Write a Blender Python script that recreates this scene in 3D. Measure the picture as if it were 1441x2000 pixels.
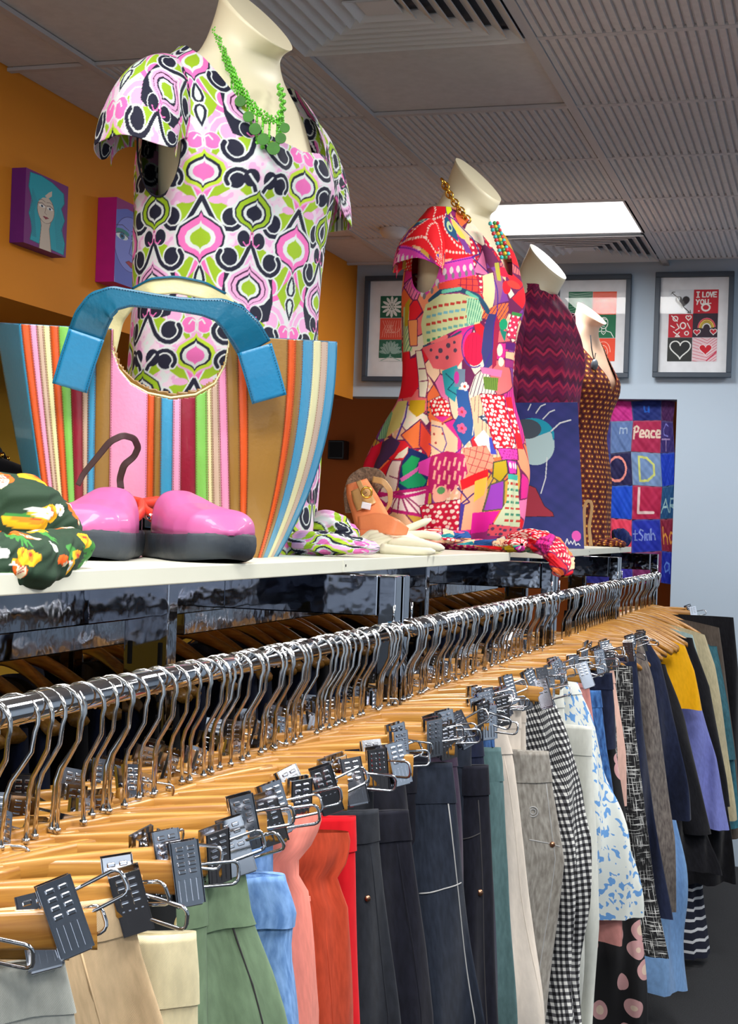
import bpy, bmesh, math, random
import numpy as np
from mathutils import Vector, Matrix
for _o in list(bpy.data.objects): bpy.data.objects.remove(_o)
SC = bpy.context.scene
COL = SC.collection
R = math.radians
PI = math.pi

# ------------------------------------------------------------------ camera
FPX, CXP, CYP, ZC = 2900.0, 720.5, 1000.0, 1.45
YAW, PITCH, ROLL = R(17.24), R(0.42), R(2.05)
CM = Matrix.Rotation(YAW, 3, 'Z') @ Matrix.Rotation(PI/2 + PITCH, 3, 'X') @ Matrix.Rotation(ROLL, 3, 'Z')
cam = bpy.data.cameras.new('camera'); camo = bpy.data.objects.new('camera', cam); COL.objects.link(camo)
cam.sensor_fit = 'VERTICAL'; cam.sensor_height = 36.0; cam.lens = FPX/2000*36.0
cam.clip_start = 0.02
camo.matrix_world = Matrix.Translation((0, 0, ZC)) @ CM.to_4x4()
SC.camera = camo

# ------------------------------------------------------------------ light
SC.view_settings.view_transform = 'Standard'; SC.view_settings.look = 'None'
SC.view_settings.exposure = -0.12; SC.view_settings.gamma = 1.0
SC.view_settings.use_curve_mapping = False
w = bpy.data.worlds.new('World'); SC.world = w; w.use_nodes = True
w.node_tree.nodes['Background'].inputs[0].default_value = (0.8, 0.9, 1.0, 1)
w.node_tree.nodes['Background'].inputs[1].default_value = 1.6
CEIL = 2.65
def lamp(x, y, p, size=0.56, col=(1, 0.98, 0.95), z=CEIL-0.03):
    l = bpy.data.lights.new('troffer_lamp', 'AREA'); l.shape = 'SQUARE'; l.size = size; l.energy = p; l.color = col
    o = bpy.data.objects.new('troffer_lamp', l); o.location = (x, y, z); COL.objects.link(o); return o
GX = [-0.735+0.6*k for k in range(-3, 5)]       # T-bars running along the room
GY = [3.58+0.6*k for k in range(-8, 6)]
LIGHTS = [(-1.036, 5.68, 24), (-1.036, 1.48, 8), (0.764, 5.68, 22), (0.164, 3.28, 34), (0.764, 1.48, 34), (-0.436, 0.88, 34), (1.364, 3.28, 22), (0.164, -0.32, 26), (2.0, 0.3, 20)]  # second entry, above the tote: unseen panel added as fill for the left side
for x, y, p in LIGHTS: lamp(x, y, p)

# pixel of the photograph -> point of the room
def ray(px, py):
    return CM @ Vector(((px-CXP)/FPX, -(py-CYP)/FPX, -1.0))
def at(px, py, X=None, Y=None, Z=None, d=None):
    r = ray(px, py)
    if X is not None: t = X/r.x
    elif Y is not None: t = Y/r.y
    elif Z is not None: t = (Z-ZC)/r.z
    else: t = d
    return Vector((r.x*t, r.y*t, ZC + r.z*t))
def at_plane(px, py, p0, n):
    r = ray(px, py); o = Vector((0, 0, ZC))
    t = (Vector(p0)-o).dot(n)/r.dot(n)
    return o + r*t

# ------------------------------------------------------------------ helpers
def lin(c):
    c = np.asarray(c, float)/255.0
    return np.where(c <= 0.04045, c/12.92, ((c+0.055)/1.055)**2.4)
def L3(*c):
    v = lin(c); return (float(v[0]), float(v[1]), float(v[2]), 1.0)

class Canvas:
    """colours points (x, y) of a flat drawing"""
    def __init__(s, x, y, bg):
        s.x = np.asarray(x, float); s.y = np.asarray(y, float)
        s.c = np.empty(s.x.shape+(3,)); s.c[:] = bg
        s.clip = None
    def put(s, m, col, a=1.0):
        if s.clip is not None: m = m & s.clip
        s.c[m] = s.c[m]*(1-a) + np.asarray(col, float)*a
    def mell(s, cx, cy, rx, ry, rot=0.0):
        dx, dy = s.x-cx, s.y-cy; c, n = math.cos(rot), math.sin(rot)
        return ((dx*c+dy*n)/rx)**2 + ((-dx*n+dy*c)/ry)**2 <= 1
    def ell(s, cx, cy, rx, ry, col, rot=0.0): s.put(s.mell(cx, cy, rx, ry, rot), col)
    def mpoly(s, pts):
        m = np.zeros(s.x.shape, bool); n = len(pts)
        for i in range(n):
            x0, y0 = pts[i]; x1, y1 = pts[(i+1) % n]
            if y0 == y1: continue
            k = (y0 > s.y) != (y1 > s.y)
            m ^= k & (s.x < (x1-x0)*(s.y-y0)/(y1-y0)+x0)
        return m
    def poly(s, pts, col, line=None, lw=2):
        s.put(s.mpoly(pts), col)
        if line is not None: s.stroke(list(pts)+[pts[0]], lw, line)
    def dist(s, pts):
        D = np.full(s.x.shape, 1e9)
        for (x0, y0), (x1, y1) in zip(pts[:-1], pts[1:]):
            dx, dy = x1-x0, y1-y0; q = dx*dx+dy*dy+1e-12
            t = np.clip(((s.x-x0)*dx+(s.y-y0)*dy)/q, 0, 1)
            D = np.minimum(D, np.hypot(s.x-x0-t*dx, s.y-y0-t*dy))
        return D
    def stroke(s, pts, w, col): s.put(s.dist(pts) <= w/2, col)
    def dots(s, pts, pitch, r, col, seed=0):
        m = s.mpoly(pts); i = np.round(s.y/pitch); xx = s.x + (i % 2)*pitch/2
        j = np.round(xx/pitch)
        ox = np.sin(i*12.9+j*78.2+seed)*pitch*0.16; oy = np.sin(i*39.3+j*11.1+seed)*pitch*0.16
        rr = r*(1+0.25*np.sin(i*5.1+j*3.3+seed))
        s.put(m & (np.hypot(xx-j*pitch-ox, s.y-i*pitch-oy) < rr), col)
    def lines(s, pts, pitch, w, col, ang=0.0, wob=0.0):
        m = s.mpoly(pts); q = s.x*math.cos(ang)+s.y*math.sin(ang) + wob*np.sin((-s.x*math.sin(ang)+s.y*math.cos(ang))/pitch*1.3)
        s.put(m & (np.abs(q-np.round(q/pitch)*pitch) < w/2), col)
def arc(cx, cy, rx, ry, a0, a1, n=14):
    return [(cx+rx*math.cos(R(a0+(a1-a0)*i/n)), cy+ry*math.sin(R(a0+(a1-a0)*i/n))) for i in range(n+1)]

def wob(x, y, seed=0.0, f=1.0):
    x = np.asarray(x)*f; y = np.asarray(y)*f
    return (np.sin(x*3.1+y*1.7+seed)+np.sin(x*5.3-y*4.1+seed*2.3+np.sin(y*3+seed))+0.6*np.sin(x*9.7+y*7.9+seed*4.1)+0.5*np.sin(-x*13.1+y*11.3+seed))/3.1

def link(name, me, mat, parent=None):
    o = bpy.data.objects.new(name, me); COL.objects.link(o)
    if mat is not None and not me.materials: me.materials.append(mat)
    if parent is not None: o.parent = parent
    return o
def fin(me, smooth):
    if smooth is True: me.polygons.foreach_set('use_smooth', [True]*len(me.polygons))
    me.update()
class MB:
    def __init__(s): s.v = []; s.f = []
    def add(s, vs, fs):
        b = len(s.v); s.v += [tuple(v) for v in vs]; s.f += [tuple(i+b for i in f) for f in fs]
    def box(s, cx, cy, cz, sx, sy, sz, bev=0.0, M=None):
        if bev <= 0:
            vs = [(cx+sx/2*i, cy+sy/2*j, cz+sz/2*k) for i in (-1, 1) for j in (-1, 1) for k in (-1, 1)]
            fs = [(0, 1, 3, 2), (4, 6, 7, 5), (0, 4, 5, 1), (2, 3, 7, 6), (0, 2, 6, 4), (1, 5, 7, 3)]
        else:
            bm = bmesh.new(); bmesh.ops.create_cube(bm, size=1)
            for v in bm.verts: v.co = Vector((v.co.x*sx+cx, v.co.y*sy+cy, v.co.z*sz+cz))
            bmesh.ops.bevel(bm, geom=bm.edges[:], offset=min(bev, sx*.45, sy*.45, sz*.45), segments=2, affect='EDGES', profile=0.5)
            bm.verts.index_update(); vs = [v.co.copy() for v in bm.verts]; fs = [tuple(v.index for v in f.verts) for f in bm.faces]; bm.free()
        if M is not None: vs = [M @ Vector(v) for v in vs]
        s.add(vs, fs); return s
    def tube(s, pts, r, n=8, cap=True, closed=False, ell=1.0):
        pts = [Vector(p) for p in pts]; m = len(pts)
        rr = r if isinstance(r, (list, tuple)) else [r]*m
        vs = []; up = None
        for i, p in enumerate(pts):
            a = pts[(i-1) % m] if (closed or i > 0) else p; b = pts[(i+1) % m] if (closed or i < m-1) else p
            t = (b-a).normalized()
            if up is None:
                up = Vector((0, 0, 1)) if abs(t.z) < 0.9 else Vector((1, 0, 0))
            sd = t.cross(up).normalized(); up = sd.cross(t).normalized()
            for k in range(n):
                q = 2*PI*k/n; vs.append(p + sd*math.cos(q)*rr[i] + up*math.sin(q)*rr[i]*ell)
        fs = []
        for i in range(m if closed else m-1):
            j = (i+1) % m
            for k in range(n):
                l = (k+1) % n; fs.append((i*n+k, i*n+l, j*n+l, j*n+k))
        if cap and not closed: fs += [tuple(range(n))[::-1], tuple((m-1)*n+k for k in range(n))]
        s.add(vs, fs); return s
    def ball(s, c, r, n=8, m=5, sz=1.0):
        vs = [(c[0], c[1], c[2]+r*sz)]; fs = []
        for i in range(1, m):
            a = PI*i/m
            for k in range(n): vs.append((c[0]+r*math.sin(a)*math.cos(2*PI*k/n), c[1]+r*math.sin(a)*math.sin(2*PI*k/n), c[2]+r*sz*math.cos(a)))
        vs.append((c[0], c[1], c[2]-r*sz))
        for k in range(n): fs.append((0, 1+k, 1+(k+1) % n))
        for i in range(m-2):
            for k in range(n):
                a = 1+i*n+k; b = 1+i*n+(k+1) % n; fs.append((a, a+n, b+n, b))
        e = len(vs)-1
        for k in range(n): fs.append((e, e-n+(k+1) % n, e-n+k))
        s.add(vs, fs); return s
    def mesh(s, name, smooth=False):
        me = bpy.data.meshes.new(name); me.from_pydata(s.v, [], s.f)
        bm = bmesh.new(); bm.from_mesh(me); bmesh.ops.recalc_face_normals(bm, faces=bm.faces[:]); bm.to_mesh(me); bm.free()
        fin(me, smooth); return me
    def build(s, name, mat, parent=None, smooth=False):
        return link(name, s.mesh(name, smooth), mat, parent)

def surf(name, P, mat, parent=None, wrap=False, col=None, uv=None, keep=None, smooth=True, thick=0.0, capends=False):
    """P: (nu, nv, 3) grid; wrap joins the last u column to the first"""
    P = np.asarray(P, float); nu, nv = P.shape[:2]
    iu = np.arange(nu if wrap else nu-1); iv = np.arange(nv-1)
    A, B = np.meshgrid(iu, iv, indexing='ij'); A2 = (A+1) % nu
    q = np.stack([A*nv+B, A2*nv+B, A2*nv+B+1, A*nv+B+1], -1).reshape(-1, 4)
    UVq = None
    if uv is not None:
        uv = np.asarray(uv, float)
        u1 = uv[A2, B].copy(); u2 = uv[A2, B+1].copy()
        if wrap:
            last = A == nu-1
            du = (uv[-1]-uv[-2])[:, 0].mean()
            u1[last, 0] = uv[-1, 0, 0]+du; u2[last, 0] = uv[-1, 0, 0]+du
        UVq = np.stack([uv[A, B], u1, u2, uv[A, B+1]], 2).reshape(-1, 4, 2)
    if keep is not None:
        k = keep[A, B].reshape(-1); q = q[k]
        if UVq is not None: UVq = UVq[k]
    used = np.unique(q); mp = np.full(nu*nv, -1); mp[used] = np.arange(len(used))
    q = mp[q]; V = P.reshape(-1, 3)[used]
    me = bpy.data.meshes.new(name); me.vertices.add(len(V)); me.vertices.foreach_set('co', V.ravel())
    me.loops.add(q.size); me.loops.foreach_set('vertex_index', q.ravel().astype(np.int32))
    me.polygons.add(len(q)); me.polygons.foreach_set('loop_start', np.arange(0, q.size, 4, dtype=np.int32))
    try: me.polygons.foreach_set('loop_total', np.full(len(q), 4, dtype=np.int32))
    except Exception: pass
    me.polygons.foreach_set('use_smooth', [smooth]*len(q))
    me.update(calc_edges=True)
    if col is not None:
        a = me.color_attributes.new('Col', 'FLOAT_COLOR', 'POINT')
        c = np.ones((nu*nv, 4)); c[:, :3] = lin(np.clip(np.asarray(col).reshape(-1, 3), 0, 255))
        a.data.foreach_set('color', c[used].ravel().astype(np.float32))
    if UVq is not None:
        l = me.uv_layers.new(name='UVMap'); l.data.foreach_set('uv', UVq.reshape(-1).astype(np.float32))
    if capends and wrap:
        bm = bmesh.new(); bm.from_mesh(me); bm.verts.ensure_lookup_table()
        for jv in (0, nv-1):
            try: bm.faces.new([bm.verts[mp[i*nv+jv]] for i in range(nu)])
            except Exception: pass
        bmesh.ops.recalc_face_normals(bm, faces=bm.faces[:]); bm.to_mesh(me); bm.free()
    o = link(name, me, mat, parent)
    if thick:
        md = o.modifiers.new('thickness', 'SOLIDIFY'); md.thickness = thick; md.offset = 0
    return o
def empty(name, loc=(0, 0, 0), rz=0.0):
    o = bpy.data.objects.new(name, None); COL.objects.link(o); o.location = loc; o.rotation_euler = (0, 0, rz)
    o.empty_display_size = 0.05; return o
def tag(o, label, cat, group=None, kind=None):
    o['label'] = label; o['category'] = cat
    if group: o['group'] = group
    if kind: o['kind'] = kind
    return o
def struct(o): o['kind'] = 'structure'; return o
def copy_tree(o, parent=None):
    c = o.copy(); COL.objects.link(c)
    if parent is not None: c.parent = parent
    for ch in [k for k in KIDS.get(o.name, [])]:
        copy_tree(ch, c)
    return c
KIDS = {}
def note(o):
    KIDS[o.name] = [k for k in bpy.data.objects if k.parent == o]
    for k in KIDS[o.name]: note(k)

# ------------------------------------------------------------------ materials
def new_mat(name):
    m = bpy.data.materials.new(name); m.use_nodes = True; nt = m.node_tree
    return m, nt, nt.nodes['Principled BSDF']
def N(nt, t, **kw):
    n = nt.nodes.new(t)
    for k, v in kw.items():
        if k.startswith('i_'): n.inputs[k[2:].replace('_', ' ')].default_value = v
        else: setattr(n, k, v)
    return n
def bump(nt, b, src, strength=0.3, dist=0.002):
    bp = N(nt, 'ShaderNodeBump'); bp.inputs['Strength'].default_value = strength; bp.inputs['Distance'].default_value = dist
    nt.links.new(src, bp.inputs['Height']); nt.links.new(bp.outputs[0], b.inputs['Normal'])
def plain(name, rgb, rough=0.6, metal=0.0, var=0.06, scale=20.0, bmp=0.1, bscale=200.0, coat=0.0, sheen=0.0, spec=0.5):
    m, nt, b = new_mat(name)
    c = L3(*rgb)
    nz = N(nt, 'ShaderNodeTexNoise'); nz.inputs['Scale'].default_value = scale; nz.inputs['Detail'].default_value = 3
    tc = N(nt, 'ShaderNodeTexCoord'); nt.links.new(tc.outputs['Object'], nz.inputs['Vector'])
    rp = N(nt, 'ShaderNodeValToRGB'); rp.color_ramp.elements[0].position = 0.3; rp.color_ramp.elements[1].position = 0.7
    rp.color_ramp.elements[0].color = tuple(x*(1-var) for x in c[:3])+(1,)
    rp.color_ramp.elements[1].color = tuple(min(1, x*(1+var)) for x in c[:3])+(1,)
    nt.links.new(nz.outputs[0], rp.inputs[0]); nt.links.new(rp.outputs[0], b.inputs['Base Color'])
    b.inputs['Roughness'].default_value = rough; b.inputs['Metallic'].default_value = metal
    b.inputs['Coat Weight'].default_value = coat; b.inputs['Sheen Weight'].default_value = sheen
    b.inputs['Specular IOR Level'].default_value = spec
    if bmp:
        n2 = N(nt, 'ShaderNodeTexNoise'); n2.inputs['Scale'].default_value = bscale; nt.links.new(tc.outputs['Object'], n2.inputs['Vector'])
        bump(nt, b, n2.outputs[0], bmp, 0.002)
    return m
def cloth(name, rgb, var=0.12, rough=0.9, weave=2600.0, wr=0.22, rgb2=None, sheen=0.1):
    """woven cloth, UV in metres"""
    m, nt, b = new_mat(name); c = L3(*rgb)
    tc = N(nt, 'ShaderNodeTexCoord')
    nz = N(nt, 'ShaderNodeTexNoise'); nz.inputs['Scale'].default_value = 45; nz.inputs['Detail'].default_value = 6
    mp = N(nt, 'ShaderNodeMapping'); mp.inputs['Scale'].default_value = (3.0, 1.0, 1.0)
    nt.links.new(tc.outputs['UV'], mp.inputs[0]); nt.links.new(mp.outputs[0], nz.inputs['Vector'])
    rp = N(nt, 'ShaderNodeValToRGB'); rp.color_ramp.elements[0].position = 0.35; rp.color_ramp.elements[1].position = 0.68
    c2 = L3(*rgb2) if rgb2 else tuple(min(1, x*(1+var)+0.002) for x in c[:3])+(1,)
    rp.color_ramp.elements[0].color = tuple(x*(1-var) for x in c[:3])+(1,); rp.color_ramp.elements[1].color = c2
    nt.links.new(nz.outputs[0], rp.inputs[0]); nt.links.new(rp.outputs[0], b.inputs['Base Color'])
    wv = N(nt, 'ShaderNodeTexWave'); wv.inputs['Scale'].default_value = weave/6.28; wv.inputs['Distortion'].default_value = 2; wv.bands_direction = 'DIAGONAL'
    nt.links.new(tc.outputs['UV'], wv.inputs['Vector'])
    n3 = N(nt, 'ShaderNodeTexNoise'); n3.inputs['Scale'].default_value = 30; nt.links.new(tc.outputs['UV'], n3.inputs['Vector'])
    ad = N(nt, 'ShaderNodeMath', operation='MULTIPLY_ADD'); nt.links.new(n3.outputs[0], ad.inputs[0]); ad.inputs[1].default_value = 4.0; nt.links.new(wv.outputs[1], ad.inputs[2])
    bump(nt, b, ad.outputs[0], wr, 0.0012)
    b.inputs['Roughness'].default_value = rough; b.inputs['Sheen Weight'].default_value = sheen; b.inputs['Specular IOR Level'].default_value = 0.2
    return m
def vcol(name, rough=0.75, bmp=0.15, bscale=500.0, sheen=0.0, spec=0.3, coat=0.0):
    m, nt, b = new_mat(name)
    a = N(nt, 'ShaderNodeVertexColor'); a.layer_name = 'Col'
    nt.links.new(a.outputs[0], b.inputs['Base Color']); b.inputs['Roughness'].default_value = rough
    b.inputs['Specular IOR Level'].default_value = spec; b.inputs['Coat Weight'].default_value = coat
    tc = N(nt, 'ShaderNodeTexCoord'); nz = N(nt, 'ShaderNodeTexNoise'); nz.inputs['Scale'].default_value = bscale
    nt.links.new(tc.outputs['Object'], nz.inputs['Vector']); bump(nt, b, nz.outputs[0], bmp, 0.001)
    return m
def wood(name, a, b_, rough=0.35, sc=(3, 60, 60)):
    m, nt, b = new_mat(name); tc = N(nt, 'ShaderNodeTexCoord'); mp = N(nt, 'ShaderNodeMapping'); mp.inputs['Scale'].default_value = sc
    oi = N(nt, 'ShaderNodeObjectInfo'); ad = N(nt, 'ShaderNodeVectorMath', operation='ADD')
    ml = N(nt, 'ShaderNodeMath', operation='MULTIPLY'); ml.inputs[1].default_value = 50; nt.links.new(oi.outputs['Random'], ml.inputs[0])
    nt.links.new(tc.outputs['Object'], ad.inputs[0]); nt.links.new(ml.outputs[0], ad.inputs[1]); nt.links.new(ad.outputs[0], mp.inputs[0])
    nz = N(nt, 'ShaderNodeTexNoise'); nz.inputs['Scale'].default_value = 4; nz.inputs['Detail'].default_value = 5; nt.links.new(mp.outputs[0], nz.inputs['Vector'])
    rp = N(nt, 'ShaderNodeValToRGB'); rp.color_ramp.elements[0].color = L3(*a); rp.color_ramp.elements[1].color = L3(*b_)
    rp.color_ramp.elements[0].position = 0.3; rp.color_ramp.elements[1].position = 0.7
    nt.links.new(nz.outputs[0], rp.inputs[0]); nt.links.new(rp.outputs[0], b.inputs['Base Color'])
    b.inputs['Roughness'].default_value = rough; b.inputs['Coat Weight'].default_value = 0.3; b.inputs['Coat Roughness'].default_value = 0.25
    return m
def emit(name, col, s):
    m, nt, b = new_mat(name); b.inputs['Base Color'].default_value = (0.9, 0.9, 0.9, 1)
    b.inputs['Emission Color'].default_value = col; b.inputs['Emission Strength'].default_value = s; return m
def glassm(name):
    m = bpy.data.materials.new(name); m.use_nodes = True; nt = m.node_tree; nt.nodes.clear()
    o = N(nt, 'ShaderNodeOutputMaterial'); mx = N(nt, 'ShaderNodeMixShader'); tr = N(nt, 'ShaderNodeBsdfTransparent'); gl = N(nt, 'ShaderNodeBsdfGlossy')
    gl.inputs['Roughness'].default_value = 0.02; fr = N(nt, 'ShaderNodeFresnel'); fr.inputs[0].default_value = 1.25
    tc = N(nt, 'ShaderNodeTexCoord'); nz = N(nt, 'ShaderNodeTexNoise'); nz.inputs['Scale'].default_value = 3; nt.links.new(tc.outputs['Object'], nz.inputs['Vector'])
    bp = N(nt, 'ShaderNodeBump'); bp.inputs['Strength'].default_value = 0.02; nt.links.new(nz.outputs[0], bp.inputs['Height']); nt.links.new(bp.outputs[0], gl.inputs['Normal'])
    nt.links.new(fr.outputs[0], mx.inputs[0]); nt.links.new(tr.outputs[0], mx.inputs[1]); nt.links.new(gl.outputs[0], mx.inputs[2]); nt.links.new(mx.outputs[0], o.inputs[0])
    return m
M = {}
M['chrome'] = plain('chrome', (205, 207, 212), 0.07, 1.0, 0.03, 30, 0.03, 40)
M['chrome_flat'] = plain('rack_chrome', (140, 144, 154), 0.05, 1.0, 0.10, 6, 0.35, 22)
M['clipmetal'] = plain('clip_metal', (205, 207, 214), 0.13, 1.0, 0.05, 60, 0.0)
M['steel_wire'] = plain('steel_wire', (206, 206, 206), 0.14, 1.0, 0.05, 60, 0.0)
M['dark_slot'] = plain('dark_slot', (12, 12, 14), 0.8)
M['melamine'] = plain('cream_melamine', (222, 222, 205), 0.4, 0, 0.02, 8, 0.02)
M['skin'] = plain('mannequin_fibreglass', (232, 222, 190), 0.42, 0, 0.02, 5, 0.02, 60)
M['skin2'] = plain('mannequin_tan', (222, 186, 160), 0.45, 0, 0.02, 5, 0.02, 60)
M['wood'] = wood('hanger_beech', (160, 104, 38), (200, 146, 66))
M['woodpale'] = wood('hanger_pale', (206, 156, 92), (228, 188, 128))
M['vc'] = vcol('printed_cloth'); M['vcart'] = vcol('painted_surface', 0.6, 0.2, 120)
M['wallwhite'] = plain('wall_paint_white', (184, 202, 220), 0.85, 0, 0.02, 2, 0.1, 300)
M['orange'] = plain('wall_paint_orange', (228, 140, 24), 0.8, 0, 0.03, 2, 0.1, 300)
M['mustard'] = plain('wall_paint_mustard', (170, 130, 20), 0.8, 0, 0.03, 2, 0.1, 300)
M['brown'] = plain('wall_paint_rust', (190, 96, 26), 0.8, 0, 0.05, 2, 0.1, 300)
M['tile'] = plain('ceiling_board', (206, 204, 206), 0.9, 0, 0.05, 40, 0.3, 500)
M['tbar'] = plain('ceiling_bar', (190, 188, 190), 0.6, 0, 0.02, 10, 0.0)
M['grille'] = plain('grille_enamel', (205, 208, 212), 0.5, 0, 0.02, 10, 0.0)
M['carpet'] = plain('carpet', (46, 47, 50), 0.95, 0, 0.35, 260, 0.8, 700)
M['black'] = plain('black_plastic', (18, 18, 20), 0.4)
M['glow'] = emit('light_diffuser', (1, 1, 0.97, 1), 3.0)
M['glass_'] = glassm('window_glass')
M['backing'] = plain('vent_backing', (92, 92, 98), .8)
# ================================================================== THE ROOM
XL, XR, YB, YF = -2.19, 3.2, 6.73, -3.0
def slab(name, x0, x1, y0, y1, z0, z1, mat, parent=None, bev=0):
    b = MB().box((x0+x1)/2, (y0+y1)/2, (z0+z1)/2, x1-x0, y1-y0, z1-z0, bev)
    return b.build(name, mat, parent)
struct(slab('floor', -3.4, XR+.1, YF-.1, 9.1, -0.1, 0, M['carpet']))
ceil = struct(slab('ceiling', -3.4, XR+.1, YF-.1, 9.1, CEIL+0.035, CEIL+0.12, M['tile']))
# left bulkhead, orange, over a recess
OZ = 2.035
struct(slab('wall_left', XL-0.75, XL, YF, YB, OZ, CEIL+.035, M['orange']))
struct(slab('wall_recess', XL-0.85, XL-0.75, YF, YB, 0, CEIL, M['mustard']))
# back wall with a wide low opening
OPR = at(1318, 900, Y=YB).x
struct(slab('wall_back', OPR, XR, YB, YB+0.12, 0, CEIL+.035, M['wallwhite']))
o = slab('wall_above_opening', XL-.02, OPR, YB, YB+0.12, 2.05, CEIL+.035, M['wallwhite']); o.name = 'trim_1'; struct(o)
struct(slab('wall_inner', -3.4, XR, 8.3, 8.4, 0, CEIL, M['brown']))
struct(slab('wall_inner_left', -3.4, -3.3, YB, 8.3, 0, CEIL, M['brown']))
struct(slab('wall_right', XR, XR+.1, YF, YB, 0, CEIL+.03, M['wallwhite']))
wf = struct(slab('wall_front', -3.1, XR, YF-.1, YF, 0, .5, M['wallwhite']))
for n_, x0, x1, z0, z1 in (('trim_2', -3.1, XR, 2.3, CEIL+.03), ('trim_3', -3.1, -1.9, .5, 2.3), ('trim_4', 2.6, XR, .5, 2.3)): struct(slab(n_, x0, x1, YF-.1, YF, z0, z1, M['wallwhite']))
win = struct(slab('window_1', -1.9, 2.6, YF-.06, YF-.05, .5, 2.3, M['glass_']))
b = MB()
for x in (-1.87, -.4, 1.1, 2.57): b.box(x, YF-.05, 1.4, .05, .06, 1.8)
b.build('window_frame', M['tbar'], win)
# ceiling grid: bars, ribbed tiles
tb = MB()
for x in GX: tb.box(x, (YF+YB)/2, CEIL+0.004, 0.026, YB-YF, 0.012, 0)
tbo = tb.build('ceiling_bar', M['tbar'], ceil)
tb2 = MB()
for y in GY: tb2.box((XL+XR)/2, y, CEIL+0.006, XR-XL, 0.022, 0.010, 0)
tb2.build('ceiling_cross_bar', M['tbar'], ceil)
def tile_mesh(ribbed):
    b = MB(); w_ = 0.576
    if not ribbed:
        b.box(0, 0, 0.018, w_, w_, 0.012, 0); return b.mesh('plain_tile')
    n = 24; p = w_/n
    vs = []; prof = []
    for i in range(n):
        x = -w_/2+i*p
        prof += [(x, 0.010), (x+p*0.12, 0.002), (x+p*0.72, 0.002), (x+p*0.84, 0.010)]
    prof.append((w_/2, 0.010))
    for y in (-w_/2, w_/2):
        vs += [(x, y, z) for x, z in prof]
    k = len(prof)
    fs = [(i, i+1, k+i+1, k+i) for i in range(k-1)]
    b.add(vs, fs)
    # closed scalloped ends
    for j, y in ((0, -w_/2), (1, w_/2)):
        top = [(x, y, 0.02) for x, z in prof]; s0 = [(x, y, z) for x, z in prof]
        b.add(top+s0, [(i, i+1, k+i+1, k+i) for i in range(k-1)])
    return b.mesh('ribbed_tile')
TM, TP = tile_mesh(True), tile_mesh(False)
TS = MB().box(0, 0, .018, .235, .576, .012).mesh('edge_tile')
SKIP = {(-1.036, 5.68), (-1.036, 6.28), (-1.036, 3.28)}
lightset = {(round(x, 2), round(y, 2)) for x, y, p in LIGHTS}
for i in range(len(GX)-1):
    for j in range(len(GY)-1):
        cx, cy = (GX[i]+GX[i+1])/2, (GY[j]+GY[j+1])/2
        if (round(cx, 2), round(cy, 2)) in lightset: continue
        if any(abs(cx-a) < .1 and abs(cy-b) < .1 for a, b in SKIP): continue
        if cx < XL and cy > YF:
            if cx > XL-.2: t = link('ceiling_tile', TS, M['tile'], ceil); t.location = (XL+.122, cy, CEIL)
            continue
        if cx > XR or cy < YF: continue
        pl = (abs(cx+1.036) < .1 and abs(cy-3.88) < .1) or (cx < -1.6 and cy < 3.6)
        t = link('ceiling_tile', TP if pl else TM, M['tile'], ceil); t.location = (cx, cy, CEIL)
# troffer lights
lt = None
for k, (x, y, p) in enumerate(LIGHTS):
    t = empty('ceiling_light', (x, y, CEIL))
    b = MB().box(0, 0, 0.004, .57, .57, .008, 0.002); b.build('diffuser', M['glow'], t)
    b = MB()
    for s in (-1, 1):
        b.box(s*.288, 0, .004, .014, .59, .012); b.box(0, s*.288, .004, .562, .014, .012)
    b.build('frame', M['grille'], t)
    tag(t, 'glowing square ceiling light panel beyond the mannequins' if k == 0 else 'unseen square ceiling light panel outside the picture', 'light', 'ceiling light panels')
# 4-way square air diffusers
def diffuser(x, y, label):
    t = empty('air_diffuser', (x, y, CEIL)); 
    MB().box(0, 0, 0.026, .575, .575, .008).build('backing', M['backing'], t)
    for k in range(7):
        h = 0.286-0.036*k; g = 0.032
        b = MB(); v = []; z0, z1 = -0.010, 0.015
        for hh, z in ((h, z0+.002), (h-g, z1), (h-g, z1-.003), (h, z0-.002)):
            v += [(-hh, -hh, z), (hh, -hh, z), (hh, hh, z), (-hh, hh, z)]
        f = []
        for r in range(3):
            for q in range(4):
                a, c = r*4+q, r*4+(q+1) % 4; f.append((a, c, c+4, a+4))
        for q in range(4): f.append((q, 12+q, 12+(q+1) % 4, (q+1) % 4))
        b.add(v, f); b.build('louvre', M['grille'], t)
    MB().box(0, 0, -.002, .09, .09, .006, .002).build('centre_plate', M['grille'], t)
    tag(t, label, 'vent')
diffuser(-1.036, 3.28, 'large square white air vent with nested louvres above the first mannequin')
diffuser(-1.036, 6.28, 'square air vent with nested louvres just beyond the lit ceiling panel')
t = empty('smoke_detector', at(768, 448, Z=CEIL)); tag(t, 'small round white detector on the ceiling beside the second mannequin', 'detector')
surf('housing', [[(r*math.cos(a), r*math.sin(a), z) for r, z in ((.055, .002), (.055, -.015), (.045, -.03), (.02, -.036), (.001, -.036))] for a in np.linspace(0, 2*PI, 25)[:-1]], M['grille'], t, wrap=True)

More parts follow.
